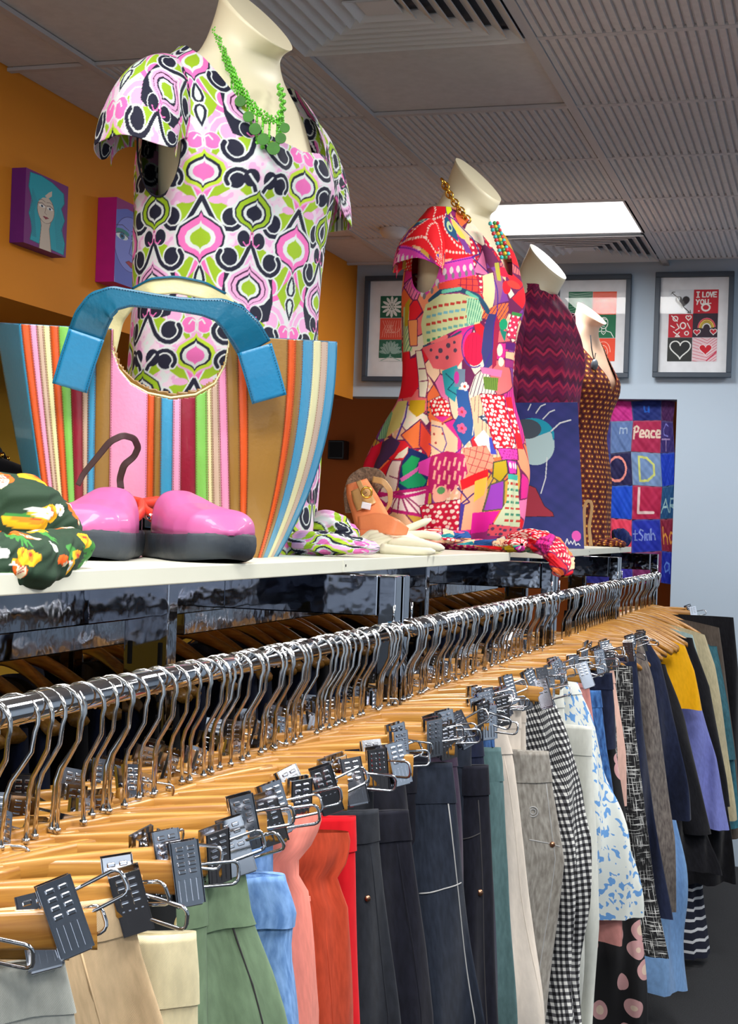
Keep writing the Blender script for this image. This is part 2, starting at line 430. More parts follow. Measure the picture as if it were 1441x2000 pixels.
# ---------------------------------------------------------------- pictures
def quadgrid(c00, c10, c11, c01, nu, nv):
    """c00 top-left, c10 top-right, c11 bottom-right, c01 bottom-left"""
    u = np.linspace(0, 1, nu)[:, None, None]; v = np.linspace(0, 1, nv)[None, :, None]
    a, b, c, d = [np.array(q, float) for q in (c00, c10, c11, c01)]
    return (a*(1-u)+b*u)*(1-v)+(d*(1-u)+c*u)*v
def picture(name, c00, c10, c11, c01, W, H, paint, depth, side, mat=None, nu=200, nv=260, sidem=None):
    """painted box canvas; the back lies `depth` behind the front along `side`"""
    t = empty(name, tuple((Vector(c00)+Vector(c10)+Vector(c11)+Vector(c01))/4)); o0 = np.array(t.location)
    P = quadgrid(c00, c10, c11, c01, nu, nv)-o0
    X, Y = np.meshgrid(np.linspace(0, W, nu), np.linspace(0, H, nv), indexing='ij')
    surf('painting', P, mat or M['vcart'], t, col=paint(X, Y))
    f = [np.array(c)-o0 for c in (c00, c10, c11, c01)]; s = np.array(side)*depth
    b = MB(); b.add([tuple(q) for q in f]+[tuple(q+s) for q in f], [(0, 1, 5, 4), (1, 2, 6, 5), (2, 3, 7, 6), (3, 0, 4, 7), (4, 5, 6, 7)])
    b.build('canvas_edge', sidem, t)
    return t
def lady_teal(X, Y):
    c = Canvas(X, Y, (120, 35, 120))
    hair = (22, 165, 185)
    c.poly([(8, 6), (30, 3), (52, 8), (76, 22), (78, 45), (72, 60), (80, 85), (74, 110), (82, 140), (80, 168), (12, 160), (16, 130), (8, 100), (14, 70), (6, 40)], hair, (12, 110, 125), 1.5)
    c.poly([(30, 175), (33, 118), (30, 100), (52, 100), (49, 120), (55, 175)], (205, 190, 175), (120, 100, 90), 1)
    c.ell(41, 78, 17, 31, (212, 196, 180)); c.stroke(arc(41, 78, 17, 31, 0, 360, 30), 1, (110, 95, 90))
    c.poly([(22, 70), (26, 40), (40, 30), (52, 26), (60, 38), (62, 62), (50, 45), (34, 52)], hair)
    c.poly([(38, 46), (45, 35), (52, 28), (52, 40), (44, 50)], (212, 196, 180))
    for x in (33, 49):
        c.ell(x, 72, 6, 3.2, (240, 240, 238)); c.ell(x, 72, 2.2, 2.8, (40, 60, 90)); c.stroke([(x-7, 68), (x, 65), (x+7, 69)], 1.2, (60, 40, 60))
        c.stroke([(x-7, 60), (x, 57), (x+6, 60)], 1, (90, 70, 60))
    c.stroke([(41, 72), (39, 86), (43, 88)], 1, (140, 110, 100)); c.poly([(35, 95), (39, 93), (41, 94), (44, 93), (48, 95), (41, 100)], (140, 40, 60))
    for k in range(9): c.stroke([(14+k*1.2, 40+k*3), (10+k, 90), (16+k, 150)], .7, (15, 135, 155))
    for k in range(7): c.stroke([(66+k*1.6, 60+k*4), (60+k*2.5, 100), (66+k*2, 160)], .7, (15, 135, 155))
    return c.c
def lady_blue(X, Y):
    X = X+24; c = Canvas(X, Y, (150, 30, 120))
    c.poly([(0, 180), (2, 110), (0, 60), (18, 28), (44, 14), (85, 20), (85, 180)], (95, 110, 200))
    c.ell(52, 85, 30, 56, (128, 140, 222)); c.stroke(arc(52, 85, 30, 56, 60, 300, 30), 1.2, (60, 60, 140))
    for x, y in ((36, 74), (66, 74)):
        c.ell(x, y-8, 13, 7, (40, 130, 130)); c.ell(x, y, 11, 7, (225, 235, 240)); c.ell(x, y, 5, 6.5, (30, 110, 150)); c.ell(x, y, 2.2, 3, (10, 20, 40))
        c.stroke([(x-12, y-2), (x, y-8), (x+12, y-1)], 1.6, (30, 20, 70)); c.stroke([(x-13, y-17), (x, y-23), (x+12, y-17)], 1.3, (60, 30, 90))
    c.stroke([(54, 78), (50, 104), (58, 108)], 1.2, (60, 60, 150)); c.poly([(44, 124), (50, 119), (54, 121), (60, 119), (66, 124), (55, 132)], (170, 40, 60), (90, 20, 60), 1)
    for k in range(6): c.stroke([(8+k*3, 60), (4+k*3, 110), (8+k*3.5, 175)], .8, (190, 150, 220))
    return c.c
XW = XL+0.045
def wallq(pts): return [at(x, y, X=XW) for x, y in pts]
q = wallq([(47, 327), (131, 362), (131, 503), (50, 476)])
for a, b in ((0, 3), (1, 2)):
    yy = (q[a].y+q[b].y)/2; q[a].y = q[b].y = yy
zt, zb = (q[0].z+q[1].z)/2, (q[2].z+q[3].z)/2; q[0].z = q[1].z = zt; q[2].z = q[3].z = zb
M['violet'] = plain('canvas_violet', (110, 30, 140), 0.6); M['magenta'] = plain('canvas_magenta', (205, 20, 150), 0.6); M['bluecanvas'] = plain('canvas_blue', (45, 55, 140), 0.6)
t = picture('painted_canvas', *q, 85, 172, lady_teal, 0.044, (-1, 0, 0), sidem=M['violet'])
tag(t, 'painting of a pale woman with long teal hair on the orange wall', 'painting')
q = wallq([(214, 382), (300, 420), (300, 580), (214, 553)])
for a, b in ((0, 3), (1, 2)):
    yy = (q[a].y+q[b].y)/2; q[a].y = q[b].y = yy
zt, zb = (q[0].z+q[1].z)/2-.005, (q[2].z+q[3].z)/2; q[0].z = q[1].z = zt; q[2].z = q[3].z = zb
for k in q: k.x += .02
t = picture('painted_canvas', *q, 85, 172, lady_blue, 0.064, (-1, 0, 0), sidem=M['magenta'])
tag(t, 'magenta-edged painting of a blue face on the orange wall behind the first mannequin', 'painting')

# framed lino prints on the back wall
M['frame'] = plain('frame_slate', (52, 66, 82), 0.5); M['mat'] = plain('mat_board', (228, 232, 238), 0.8); M['glass'] = glassm('picture_glass')
W_, BK = (235, 240, 238), (40, 36, 42)
def heart(cx, cy, s):
    return [(cx+s*16*math.sin(t)**3/16, cy-s*(13*math.cos(t)-5*math.cos(2*t)-2*math.cos(3*t)-math.cos(4*t))/16) for t in np.linspace(0, 2*PI, 40)[:-1]]
def p_flower(c):
    c.c[:] = (20, 100, 80)
    for k in range(12):
        a = k*PI/6; c.ell(50+30*math.cos(a), 50+34*math.sin(a), 15, 6, W_, a)
    c.ell(50, 50, 20, 22, W_); c.ell(50, 50, 14, 15, (20, 100, 80))
    for k in range(6): c.ell(50+10*math.cos(k*PI/3), 50+10*math.sin(k*PI/3), 4, 4, W_)
    c.ell(50, 50, 5, 5, W_)
def p_red(c):
    c.c[:] = (222, 80, 66)
    for k in range(9): c.stroke([(10+k*10, 90), (14+k*9, 60), (22+k*8+6*math.sin(k), 40), (12+k*10, 12)], 2, (240, 170, 155))
    for k in range(4): c.stroke(arc(30+k*12, 50, 8+4*k, 18, 0, 250), 2, (240, 180, 165))
def p_lotus(c):
    c.c[:] = (30, 105, 88)
    for k in range(9):
        a = -PI/2+(k-4)*.36; c.ell(50+26*math.cos(a), 62+34*math.sin(a), 24, 8, (150, 185, 180), a)
        c.stroke([(50, 80), (50+46*math.cos(a), 62+56*math.sin(a))], 1.6, (40, 110, 100))
    c.stroke([(50, 70), (44, 100)], 6, (150, 185, 180)); c.poly([(0, 85), (100, 85), (100, 100), (0, 100)], (226, 230, 234)); c.stroke([(10, 96), (50, 78), (92, 96)], 4, (150, 185, 180))
def p_face(c):
    c.c[:] = (30, 110, 80)
    for k in range(8): c.stroke([(5, 5+k*12), (30, 12+k*10), (95, 4+k*12)], 1.5, (150, 200, 170))
    c.ell(50, 58, 26, 34, (70, 150, 115)); 
    for x in (38, 62): c.ell(x, 48, 8, 5, W_); c.ell(x, 48, 3, 4, (20, 70, 50))
    c.stroke([(38, 78), (50, 84), (62, 78)], 3, W_); c.stroke([(50, 52), (46, 66), (54, 66)], 2, W_)
def p_palm(c):
    c.c[:] = (238, 84, 50)
    for k in range(9):
        a = -PI+(k+.5)*PI/9; p = [(50+4*t*math.cos(a)*10, 42+t*t*9-t*14*abs(math.sin(a))-t*2) for t in np.linspace(0, 1, 8)]
        c.stroke(p, 2.5, (250, 190, 165))
    c.stroke([(46, 90), (47, 44)], 2.5, (250, 190, 165)); c.stroke([(54, 90), (53, 44)], 2.5, (250, 190, 165)); c.stroke([(20, 90), (36, 66), (64, 66), (78, 90)], 2.5, (250, 190, 165)); c.stroke([(84, 90), (92, 94)], 3, W_)
def p_person(c):
    c.c[:] = (24, 112, 76)
    c.stroke(arc(50, 36, 17, 24, 0, 360, 30), 3, W_); c.stroke([(34, 24), (46, 16), (66, 24)], 3, W_)
    for x in (43, 58): c.ell(x, 36, 5, 3.5, W_); c.ell(x, 36, 2, 2, (20, 60, 40))
    c.stroke([(46, 50), (55, 50)], 2.5, W_); c.stroke([(42, 58), (42, 70), (20, 76), (10, 98)], 3, W_); c.stroke([(59, 58), (60, 70), (80, 76), (92, 98)], 3, W_)
    c.poly(heart(50, 78, 8), (24, 112, 76), W_, 2.5)
def p_hand(c):
    c.c[:] = (236, 80, 54); c.stroke(arc(50, 60, 30, 45, 180, 360, 20), 3, (250, 190, 170)); c.stroke(arc(50, 65, 20, 34, 180, 360, 20), 3, (250, 190, 170)); c.stroke([(30, 60), (36, 95)], 3, (250, 190, 170)); c.stroke([(70, 60), (60, 95)], 3, (250, 190, 170))
    c.ell(55, 55, 8, 5, (250, 190, 170))
def p_arrow(c):
    c.c[:] = (214, 220, 228); c.poly(heart(55, 50, 30), BK, (150, 160, 170), 2); c.ell(40, 38, 6, 8, (200, 205, 212)); c.stroke([(12, 12), (38, 36)], 3.5, BK); c.stroke([(62, 74), (84, 94)], 3.5, BK); c.stroke([(78, 96), (90, 98), (88, 86)], 3, BK)
    c.stroke([(8, 20), (14, 10), (24, 10)], 2.5, BK)
FONT = {'I': [[(0, 0), (1, 0)], [(.5, 0), (.5, 1)], [(0, 1), (1, 1)]], 'L': [[(0, 0), (0, 1), (1, 1)]], 'O': [arc(.5, .5, .5, .5, 0, 360, 14)], 'V': [[(0, 0), (.5, 1), (1, 0)]],
        'E': [[(1, 0), (0, 0), (0, 1), (1, 1)], [(0, .5), (.8, .5)]], 'Y': [[(0, 0), (.5, .5), (1, 0)], [(.5, .5), (.3, 1)]], 'U': [[(0, 0), (.1, .9), (.5, 1), (.9, .9), (1, 0)]],
        'D': [[(0, 0), (0, 1), (.5, .97), (.95, .7), (.95, .3), (.5, .03), (0, 0)]], 'A': [[(0, 1), (.5, 0), (1, 1)], [(.2, .6), (.8, .6)]], 'R': [[(0, 1), (0, 0), (.7, .05), (.9, .25), (.7, .5), (0, .5), (1, 1)]],
        'P': [[(.05, 1.1), (.15, 0)], [(0, .12), (.5, -.08), (.9, .1), (.8, .42), (.15, .55)]], 'e': [[(.1, .7), (.9, .62), (.8, .35), (.4, .3), (.1, .6), (.2, .95), (.9, .92)]],
        'a': [[(.85, .4), (.4, .3), (.1, .6), (.3, .95), (.75, .8), (.85, .4), (.95, 1)]], 'c': [[(.85, .4), (.4, .35), (.15, .65), (.35, .95), (.85, .92)]], 'h': [[(.1, 0), (.1, 1)], [(.1, .6), (.5, .4), (.8, .6), (.85, 1)]],
        'n': [[(.1, .4), (.1, 1)], [(.1, .6), (.5, .38), (.8, .55), (.85, 1)]], 't': [[(.5, .1), (.45, .95), (.8, .95)], [(.1, .4), (.9, .38)]], 'S': [[(.9, .15), (.4, 0), (.1, .25), (.8, .65), (.6, .98), (.1, .9)]],
        's': [[(.8, .4), (.3, .4), (.3, .6), (.8, .75), (.6, 1), (.1, .95)]], 'b': [[(.1, 0), (.1, 1), (.7, .95), (.8, .65), (.5, .5), (.1, .6)]], 'T': [[(0, 0), (1, 0)], [(.5, 0), (.5, 1)]],
        'C': [[(.95, .15), (.5, 0), (.08, .4), (.15, .85), (.9, .95)]], 'm': [[(.05, 1), (.1, .4), (.4, .45), (.45, 1)], [(.45, .5), (.85, .42), (.9, 1)]], 'r': [[(.1, .4), (.15, 1)], [(.15, .6), (.8, .4)]], 'u': [[(.1, .4), (.2, .95), (.8, .9), (.85, .4), (.9, 1)]], 'k': [[(.1, 0), (.1, 1)], [(.8, .4), (.15, .65), (.85, 1)]], 'o': [arc(.5, .7, .35, .3, 0, 360, 12)], 'y': [[(.1, .4), (.5, .9)], [(.9, .4), (.2, 1.3)]]}
def text(c, s, x, y, w_, h, lw, col, gap=0.25):
    for ch in s:
        if ch != ' ':
            for st in FONT[ch]: c.stroke([(x+w_*a, y+h*b) for a, b in st], lw, col)
        x += w_*(1+gap)
def p_love(c):
    c.c[:] = (196, 26, 48); text(c, 'I', 12, 10, 10, 22, 5, W_); text(c, 'LOVE', 36, 11, 11, 20, 5, W_, .35); text(c, 'YOU', 10, 42, 13, 20, 5, W_, .4)
    c.stroke(arc(50, 75, 16, 14, 0, 360, 20), 7, W_); c.poly(heart(52, 78, 6), (196, 26, 48)); c.stroke([(32, 60), (70, 58)], 4, W_); c.ell(22, 90, 3, 3, W_)
def p_sq(c):
    c.c[:] = (190, 30, 50)
    c.poly(heart(82, 16, 11), (190, 30, 50), W_, 4); c.stroke(arc(28, 20, 10, 10, 0, 360), 4, W_); c.stroke([(12, 8), (36, 32)], 4, W_)
    c.stroke(arc(60, 50, 11, 13, 0, 360), 5, W_); c.stroke([(35, 42), (45, 60), (30, 70)], 4, W_); c.stroke([(78, 40), (90, 62)], 4, W_)
    c.stroke(arc(76, 82, 8, 8, 0, 360), 4, W_); c.stroke([(22, 76), (48, 96), (30, 96), (46, 78)], 4, W_); c.stroke([(10, 50), (24, 58)], 4, W_)
def p_rain(c):
    c.c[:] = (48, 34, 52)
    for r, k in ((34, (226, 90, 110)), (28, (236, 200, 90)), (22, (200, 180, 60)), (16, (225, 225, 225))): c.stroke(arc(56, 62, r, r*1.2, 185, 350, 20), 5, k)
    c.poly(heart(18, 78, 14), (200, 40, 60), W_, 2.5); c.poly(heart(84, 76, 14), (200, 40, 60), W_, 2.5)
def p_hb(c):
    c.c[:] = (44, 48, 48); c.poly(heart(52, 46, 42), (36, 40, 42), W_, 5)
def p_hr(c):
    c.c[:] = (226, 200, 208)
    for k in range(12): c.stroke([(0, k*14-30), (60, k*12), (100, k*12-30)], 2, (200, 60, 90))
    c.poly(heart(54, 48, 26), (200, 24, 44), (235, 225, 230), 3); c.stroke([(60, 96), (98, 60)], 6, (200, 60, 90))
YF_ = YB-0.03
def framed(c, inner, prints, label):
    """c: outer corners in px; inner: print sheet corners"""
    P = [at(x, y, Y=YF_) for x, y in c]
    x0 = (P[0].x+P[3].x)/2; x1 = (P[1].x+P[2].x)/2; z1 = (P[0].z+P[1].z)/2; z0 = (P[2].z+P[3].z)/2
    t = empty('framed_print', ((x0+x1)/2, YF_, (z0+z1)/2)); w_, h = x1-x0, z1-z0; fw = 0.022
    b = MB(); b.box(0, -.004, h/2-fw/2, w_, .028, fw, .002).box(0, -.004, -h/2+fw/2, w_, .028, fw, .002)
    b.box(w_/2-fw/2, -.004, 0, fw, .028, h-2*fw, .002).box(-w_/2+fw/2, -.004, 0, fw, .028, h-2*fw, .002); b.build('frame', M['frame'], t)
    MB().box(0, .012, 0, w_-.02, .01, h-.02).build('mat_board', M['mat'], t)
    Q = [at(x, y, Y=YF_) for x, y in inner]
    ix0 = (Q[0].x+Q[3].x)/2-t.location.x; ix1 = (Q[1].x+Q[2].x)/2-t.location.x; iz1 = (Q[0].z+Q[1].z)/2-t.location.z; iz0 = (Q[2].z+Q[3].z)/2-t.location.z
    for k, fn in enumerate(prints):
        r, cc = divmod(k, 2)
        a0 = ix0+(ix1-ix0)*cc/2; a1 = ix0+(ix1-ix0)*(cc+1)/2; b1 = iz1+(iz0-iz1)*r/3; b0 = iz1+(iz0-iz1)*(r+1)/3
        X, Y = np.meshgrid(np.linspace(0, 100, 90), np.linspace(0, 100, 90), indexing='ij'); cv = Canvas(X, Y, (200, 200, 200)); fn(cv)
        j = .001*((k*7) % 3)
        surf('lino_square', quadgrid((a0+j, .0055, b1-j), (a1, .0055, b1-j), (a1, .0055, b0), (a0+j, .0055, b0), 90, 90), M['vcart'], t, col=cv.c)
    MB().box(0, -.004, 0, w_-2*fw, .002, h-2*fw).build('glass', M['glass'], t)
    tag(t, label, 'picture', None)
framed([(712, 540), (864, 538), (856, 744), (710, 746)], [(741, 578), (832, 577), (830, 705), (740, 706)], [p_flower, p_red, p_red, p_palm, p_lotus, p_face], 'framed lino print with a white flower half hidden behind the red patchwork dress')
framed([(1086, 538), (1236, 536), (1225, 737), (1077, 739)], [(1110, 570), (1205, 568), (1199, 704), (1106, 706)], [p_face, p_palm, p_hand, p_person, p_flower, p_hand], 'framed red and green lino print between the maroon sweater and the heart print')
framed([(1283, 533), (1437, 530), (1425, 737), (1272, 738)], [(1307, 566), (1406, 564), (1396, 705), (1301, 706)], [p_arrow, p_love, p_sq, p_rain, p_hb, p_hr], 'framed print of hearts reading I LOVE YOU at the right of the wall')

# quilt hanging in the opening
t = empty('patchwork_banner', at(1250, 960, Y=YB+.06)); o0 = np.array(t.location)
xs = [1140, 1192, 1234, 1291, 1316]; ys = [782, 822, 884, 949, 1014, 1078, 1140]
pc = [[(160, 40, 120), (196, 48, 140), (28, 44, 116), (70, 32, 84)], [(60, 60, 130), (98, 126, 180), (170, 40, 82), (56, 44, 112)], [(30, 60, 160), (36, 34, 80), (116, 146, 192), (22, 60, 190)],
      [(40, 50, 150), (22, 76, 205), (176, 32, 76), (30, 80, 130)], [(170, 30, 70), (232, 66, 96), (32, 48, 170), (130, 32, 60)], [(40, 40, 130), (60, 50, 160), (120, 40, 96), (22, 40, 160)]]
txt = {(2, 1): [('Peace', (228, 206, 190), 6, 20, 17, 34, 6)], (3, 1): [('C', (120, 120, 200), 20, 10, 40, 40, 5), ('T', (150, 130, 180), 10, 58, 60, 36, 5)], (1, 2): [('O', (240, 150, 140), -10, 12, 84, 74, 8)], (2, 2): [('D', (206, 214, 120), 26, 14, 52, 72, 7)],
       (2, 3): [('L', (226, 200, 200), 22, 8, 52, 72, 9)], (3, 3): [('AR', (150, 190, 200), 6, 40, 60, 40, 6)], (2, 4): [('tSmh', (130, 150, 220), 4, 30, 18, 34, 4)], (3, 4): [('ha', (220, 150, 70), 14, 26, 40, 50, 7)], (3, 5): [('a', (90, 130, 220), 20, 20, 50, 46, 6)], (1, 1): [('m', (170, 190, 215), 40, 10, 40, 30, 4)], (2, 0): [('u', (30, 90, 190), 40, 10, 20, 50, 5)]}
for r in range(6):
    for c_ in range(4):
        J = lambda i, j: 2.2*math.sin(i*5.1+j*3.7)
        q = [at(xs[c_]+J(c_, r), ys[r]+J(r, c_), Y=YB+.06), at(xs[c_+1]+J(c_+1, r), ys[r]+J(r, c_+1), Y=YB+.06), at(xs[c_+1]+J(c_+1, r+1), ys[r+1]+J(r+1, c_+1), Y=YB+.06), at(xs[c_]+J(c_, r+1), ys[r+1]+J(r+1, c_), Y=YB+.06)]
        P = quadgrid(*q, 60, 60)-o0; U, V = np.meshgrid(np.linspace(0, 1, 60), np.linspace(0, 1, 60), indexing='ij')
        P[..., 1] += 0.004*wob(U, V, r*3+c_, 2)-.004*np.sin(U*PI)*np.sin(V*PI)
        cv = Canvas(U*100, V*100, pc[r][c_]); cv.c += 10*wob(U, V, c_+r, 3)[..., None]
        cv.put((U < .04) | (V < .04) | (U > .97) | (V > .97), np.array(pc[r][c_])*.6+60, .6)
        for (s_, col, x, y, w2, h2, lw) in txt.get((c_, r), []): text(cv, s_, x, y, w2, h2, lw, col, .12)
        surf('patch', P, M['vc'], t, col=cv.c, thick=.003)
tag(t, 'hanging quilt of blue and crimson denim patches with stitched letters', 'quilt')
MB().tube([at(1140, 780, Y=YB+.06)-Vector(o0), at(1318, 776, Y=YB+.06)-Vector(o0)], .008, 10).build('hanging_rod', M['black'], t)
t = empty('wall_speaker', at(666, 880, Y=8.29)); tag(t, 'small black box on the rust wall seen past the first dress', 'box')
MB().box(0, -.05, 0, .10, .1, .11, .006).build('box_body', M['black'], t); MB().box(0, -.102, 0, .08, .005, .09, .001).build('face_plate', M['dark_slot'], t)

# shelf in the recess with black shoes
zs = at(20, 945, X=-2.35).z
t = empty('recess_shelf', (-2.55, 2.6, zs)); tag(t, 'white shelf in the mustard recess behind the striped tote', 'shelf')
MB().box(0, 0, -.011, .6, 2.6, .022, .002).build('shelf_board', M['melamine'], t)
b = MB()
for y in (-.9, 0, .9): b.box(-.22, y, -.08, .12, .02, .12, .002)
b.build('bracket', M['grille'], t)
# ================================================================== RACKS AND BOARDS
BZ = 1.392                     # top of the display boards
RX, RZ = -0.64, ZC-0.166       # near rail
FX, FZ = -1.25, ZC-0.115       # far rail
def board(y0, y1, x0, x1, label, skew=0.0):
    t = empty('display_board', ((x0+x1)/2, (y0+y1)/2, BZ), skew)
    MB().box(0, 0, -.0105, x1-x0, y1-y0, .021, .0015).build('board_panel', M['melamine'], t)
    b = MB(); b.tube([(x1-(x0+x1)/2-.001, -(y1-y0)/2+.012, -.010), (x1-(x0+x1)/2+.0006, -(y1-y0)/2+.012, -.010)], .0022, 10).build('screw_hole', M['dark_slot'], t)
    tag(t, label, 'shelf')
YJ = at(670, 1097, X=-.72).y; YE = at(997, 1078, X=-.72).y
board(0.35, YJ-.0015, -1.22, -.72, 'cream display board carrying the striped tote and the pink clogs')
board(YJ+.0015, YE, -1.22, -.72, 'cream display board under the red patchwork dress')
board(3.92, 4.74, -1.2, -.73, 'cream display board under the blue face canvas')
board(4.86, 5.95, -1.18, -.75, 'farthest cream display board under the brown spotted dress')
def rack(y0, y1, label, slots=True):
    t = empty('garment_rack', (-.945, y0, 0)); tag(t, label, 'rack')
    def bx(n, x0, x1, a, b_, z0, z1, m='chrome_flat', bev=.002):
        return MB().box((x0+x1)/2+.945, (a+b_)/2-y0, (z0+z1)/2, x1-x0, b_-a, z1-z0, bev).build(n, M[m], t)
    TZ = BZ-.024
    for x in (-.655, -1.235):
        for y in (y0+.018, y1-.018): bx('post', x-.014, x+.014, y-.016, y+.016, .03, TZ)
    for y in (y0+.018, y1-.018):
        e = bx('cross_beam', -1.218, -.672, y-.012, y+.012, TZ-.064, TZ)
        bx('foot', -1.3, -.6, y-.02, y+.02, .0, .03)
    bx('centre_beam', -.96, -.93, y0+.03, y1-.03, TZ-.066, TZ-.006)
    bx('far_rail', FX-.008, FX+.008, y0+.034, y1-.034, FZ-.018, FZ+.018)
    bx('lower_beam', -1.06, -1.03, y0+.03, y1-.03, ZC-.200, ZC-.138)
    c = bx('slotted_upright', -.935, -.868, y1-.375, y1-.345, .03, TZ-.004)
    for k in range(5): 
        for x in (.02, .066): MB().box(x, y1-.376-y0, TZ-.11-.05*k, .006, .003, .032, .001).build('slot', M['dark_slot'], c)
    nr = MB().tube([(RX+.945, .02, RZ), (RX+.945, y1-y0-.02, RZ)], .0125, 24).build('near_rail', M['chrome'], t, True)
    for y in (.045, y1-y0-.045):
        b = MB().tube([(RX+.945, y-.012, RZ), (RX+.945, y+.012, RZ)], .0155, 16); b.tube([(RX+.945, y, RZ+.01), (RX+.945, y, RZ+.04)], .0022, 8); b.build('rail_collar', M['chrome'], t, True)
RN = lambda y: ['nearest', 'second', 'third', 'farthest'][sum(y > r for r in RY[1:4])]
RY = [0.62, 2.262, 3.635, 4.81, 5.95]
rack(RY[0], RY[1]-.006, 'nearest chrome garment rack under the striped tote'); rack(RY[1]+.006, RY[2]-.006, 'second chrome garment rack, under the red patchwork dress')
rack(RY[2]+.006, RY[3]-.006, 'third chrome garment rack, packed with wooden shirt hangers'); rack(RY[3]+.006, RY[4], 'farthest chrome garment rack by the white wall')

# ------------------------------------------------------------------ hangers (meshes shared)
def hook_mesh():
    r = .0205; p = []
    for a in np.linspace(205, -25, 13): p.append((r*math.cos(R(a)), 0, -.0085+r*math.sin(R(a))))
    p += [(.0175, 0, -.034), (.010, 0, -.048), (.003, 0, -.060), (0, 0, -.072), (0, 0, -.116)]
    b = MB().tube(p, .0021, 8); b.ball(p[0], .0024, 7, 5); b.tube([(0, 0, -.116), (0, 0, -.112)], .0036, 10); return b.mesh('hanger_hook', True)
def bar_mesh():
    xs_ = np.linspace(-.176, .176, 15); vs = []; n = 10
    P = []
    for k in range(n):
        a = 2*PI*k/n; c, s = math.cos(a), math.sin(a); c = math.copysign(abs(c)**.5, c); s = math.copysign(abs(s)**.5, s)
        P.append([(x, .0045*c, -.1285-.008*(x/.176)**2+(.0115+.003*(abs(x)/.176))*s) for x in xs_])
    b = MB(); v = [q for row in P for q in row]; m = len(xs_)
    f = [(k*m+i, k*m+i+1, ((k+1) % n)*m+i+1, ((k+1) % n)*m+i) for k in range(n) for i in range(m-1)]
    f += [tuple(k*m for k in range(n)), tuple(k*m+m-1 for k in range(n))]; b.add(v, f); return b.mesh('hanger_bar', True)
def shoulder_mesh():
    m = 25; n = 10; v = []
    for i in range(m):
        x = -.215+.43*i/(m-1); q = abs(x)/.215
        zc = -.122-.075*q**1.7; hy = .006+.012*q**2; hz = .013-.004*q
        yc = .018*q**2
        for k in range(n):
            a = 2*PI*k/n; v.append((x, yc+hy*math.cos(a), zc+hz*math.sin(a)))
    f = [(i*n+k, i*n+(k+1) % n, (i+1)*n+(k+1) % n, (i+1)*n+k) for i in range(m-1) for k in range(n)]
    f += [tuple(range(n)), tuple((m-1)*n+k for k in range(n))]
    b = MB(); b.add(v, f); return b.mesh('hanger_shoulder', True)
def clip_mesh():
    b = MB()
    for s in (-1, 1):
        T = Matrix.Rotation(s*.02, 4, 'X'); T.translation = (0, s*.0062, 0)
        b.box(0, 0, .002, .024, .0016, .052, 0, T)
        for sx in (-1, 1): b.box(sx*.0117, -s*.001, .002, .0014, .0036, .052, 0, T)
        for i in range(4):
            for j in range(2):
                b.box((j-.5)*.0095, s*.0014, .022-i*.0062, .0066, .0022, .0038, .0009, T)
        for j in range(4): b.box((j-1.5)*.005, s*.0012, -.012, .0018, .0016, .018, 0, T)
    b.box(0, 0, -.024, .022, .006, .005, .001)
    b.tube([(-.012, 0, -.001), (.012, 0, -.001)], .0045, 8)
    return b.mesh('clip')
def loop_mesh():
    p = []
    w_, h, r = .046, .019, .006
    for cx, cy, a0 in ((w_-r, h/2-r, 0), (r, h/2-r, 90), (r, -h/2+r, 180), (w_-r, -h/2+r, 270)):
        for a in (0, 30, 60, 90): p.append((cx+r*math.cos(R(a0+a)), 0, cy+r*math.sin(R(a0+a))))
    return MB().tube([(x-.004, y, z) for x, y, z in p], .0016, 6, closed=True).mesh('wire_loop', True)
HM = dict(hook=hook_mesh(), bar=bar_mesh(), sh=shoulder_mesh(), clip=clip_mesh(), loop=loop_mesh())
rnd = random.Random(7)
def lk(name, me, mat, parent, loc=(0, 0, 0), rot=(0, 0, 0)):
    o = link(name, me, mat, parent); o.location = loc; o.rotation_euler = rot; return o
def hanger(hx, hy, hz, ang, kind='clip', label='', group='', pale=False, clips=(1, -1)):
    t = empty('clip_hanger' if kind == 'clip' else 'wooden_hanger', (hx, hy, hz), ang)
    lk('hook', HM['hook'], M['steel_wire'], t, rot=(0, 0, -ang*.85+rnd.uniform(-.35, .25)))
    wm = M['woodpale'] if pale else M['wood']
    if kind == 'clip':
        o = bpy.data.objects.new('bar', HM['bar']); COL.objects.link(o); o.parent = t
        if not HM['bar'].materials: HM['bar'].materials.append(wm)
        for s in clips:
            c = lk('clip', HM['clip'], M['clipmetal'], t, (s*(.160+rnd.uniform(-.008, .012)), 0, -.133+rnd.uniform(-.004, .006)), (rnd.uniform(-.32, .32), (-.18 if s > 0 else .18)+rnd.uniform(-.2, .12), rnd.uniform(-.3, .3)))
            lk('wire_loop', HM['loop'], M['chrome'], c, (.006, 0, .002+rnd.uniform(-.008, .006)), (rnd.uniform(-.5, .5), rnd.uniform(-.15, .35), rnd.uniform(-.9, .3)))
    else:
        o = lk('shoulder_bar', HM['sh'], wm, t)
    tag(t, label, 'hanger', group); return t

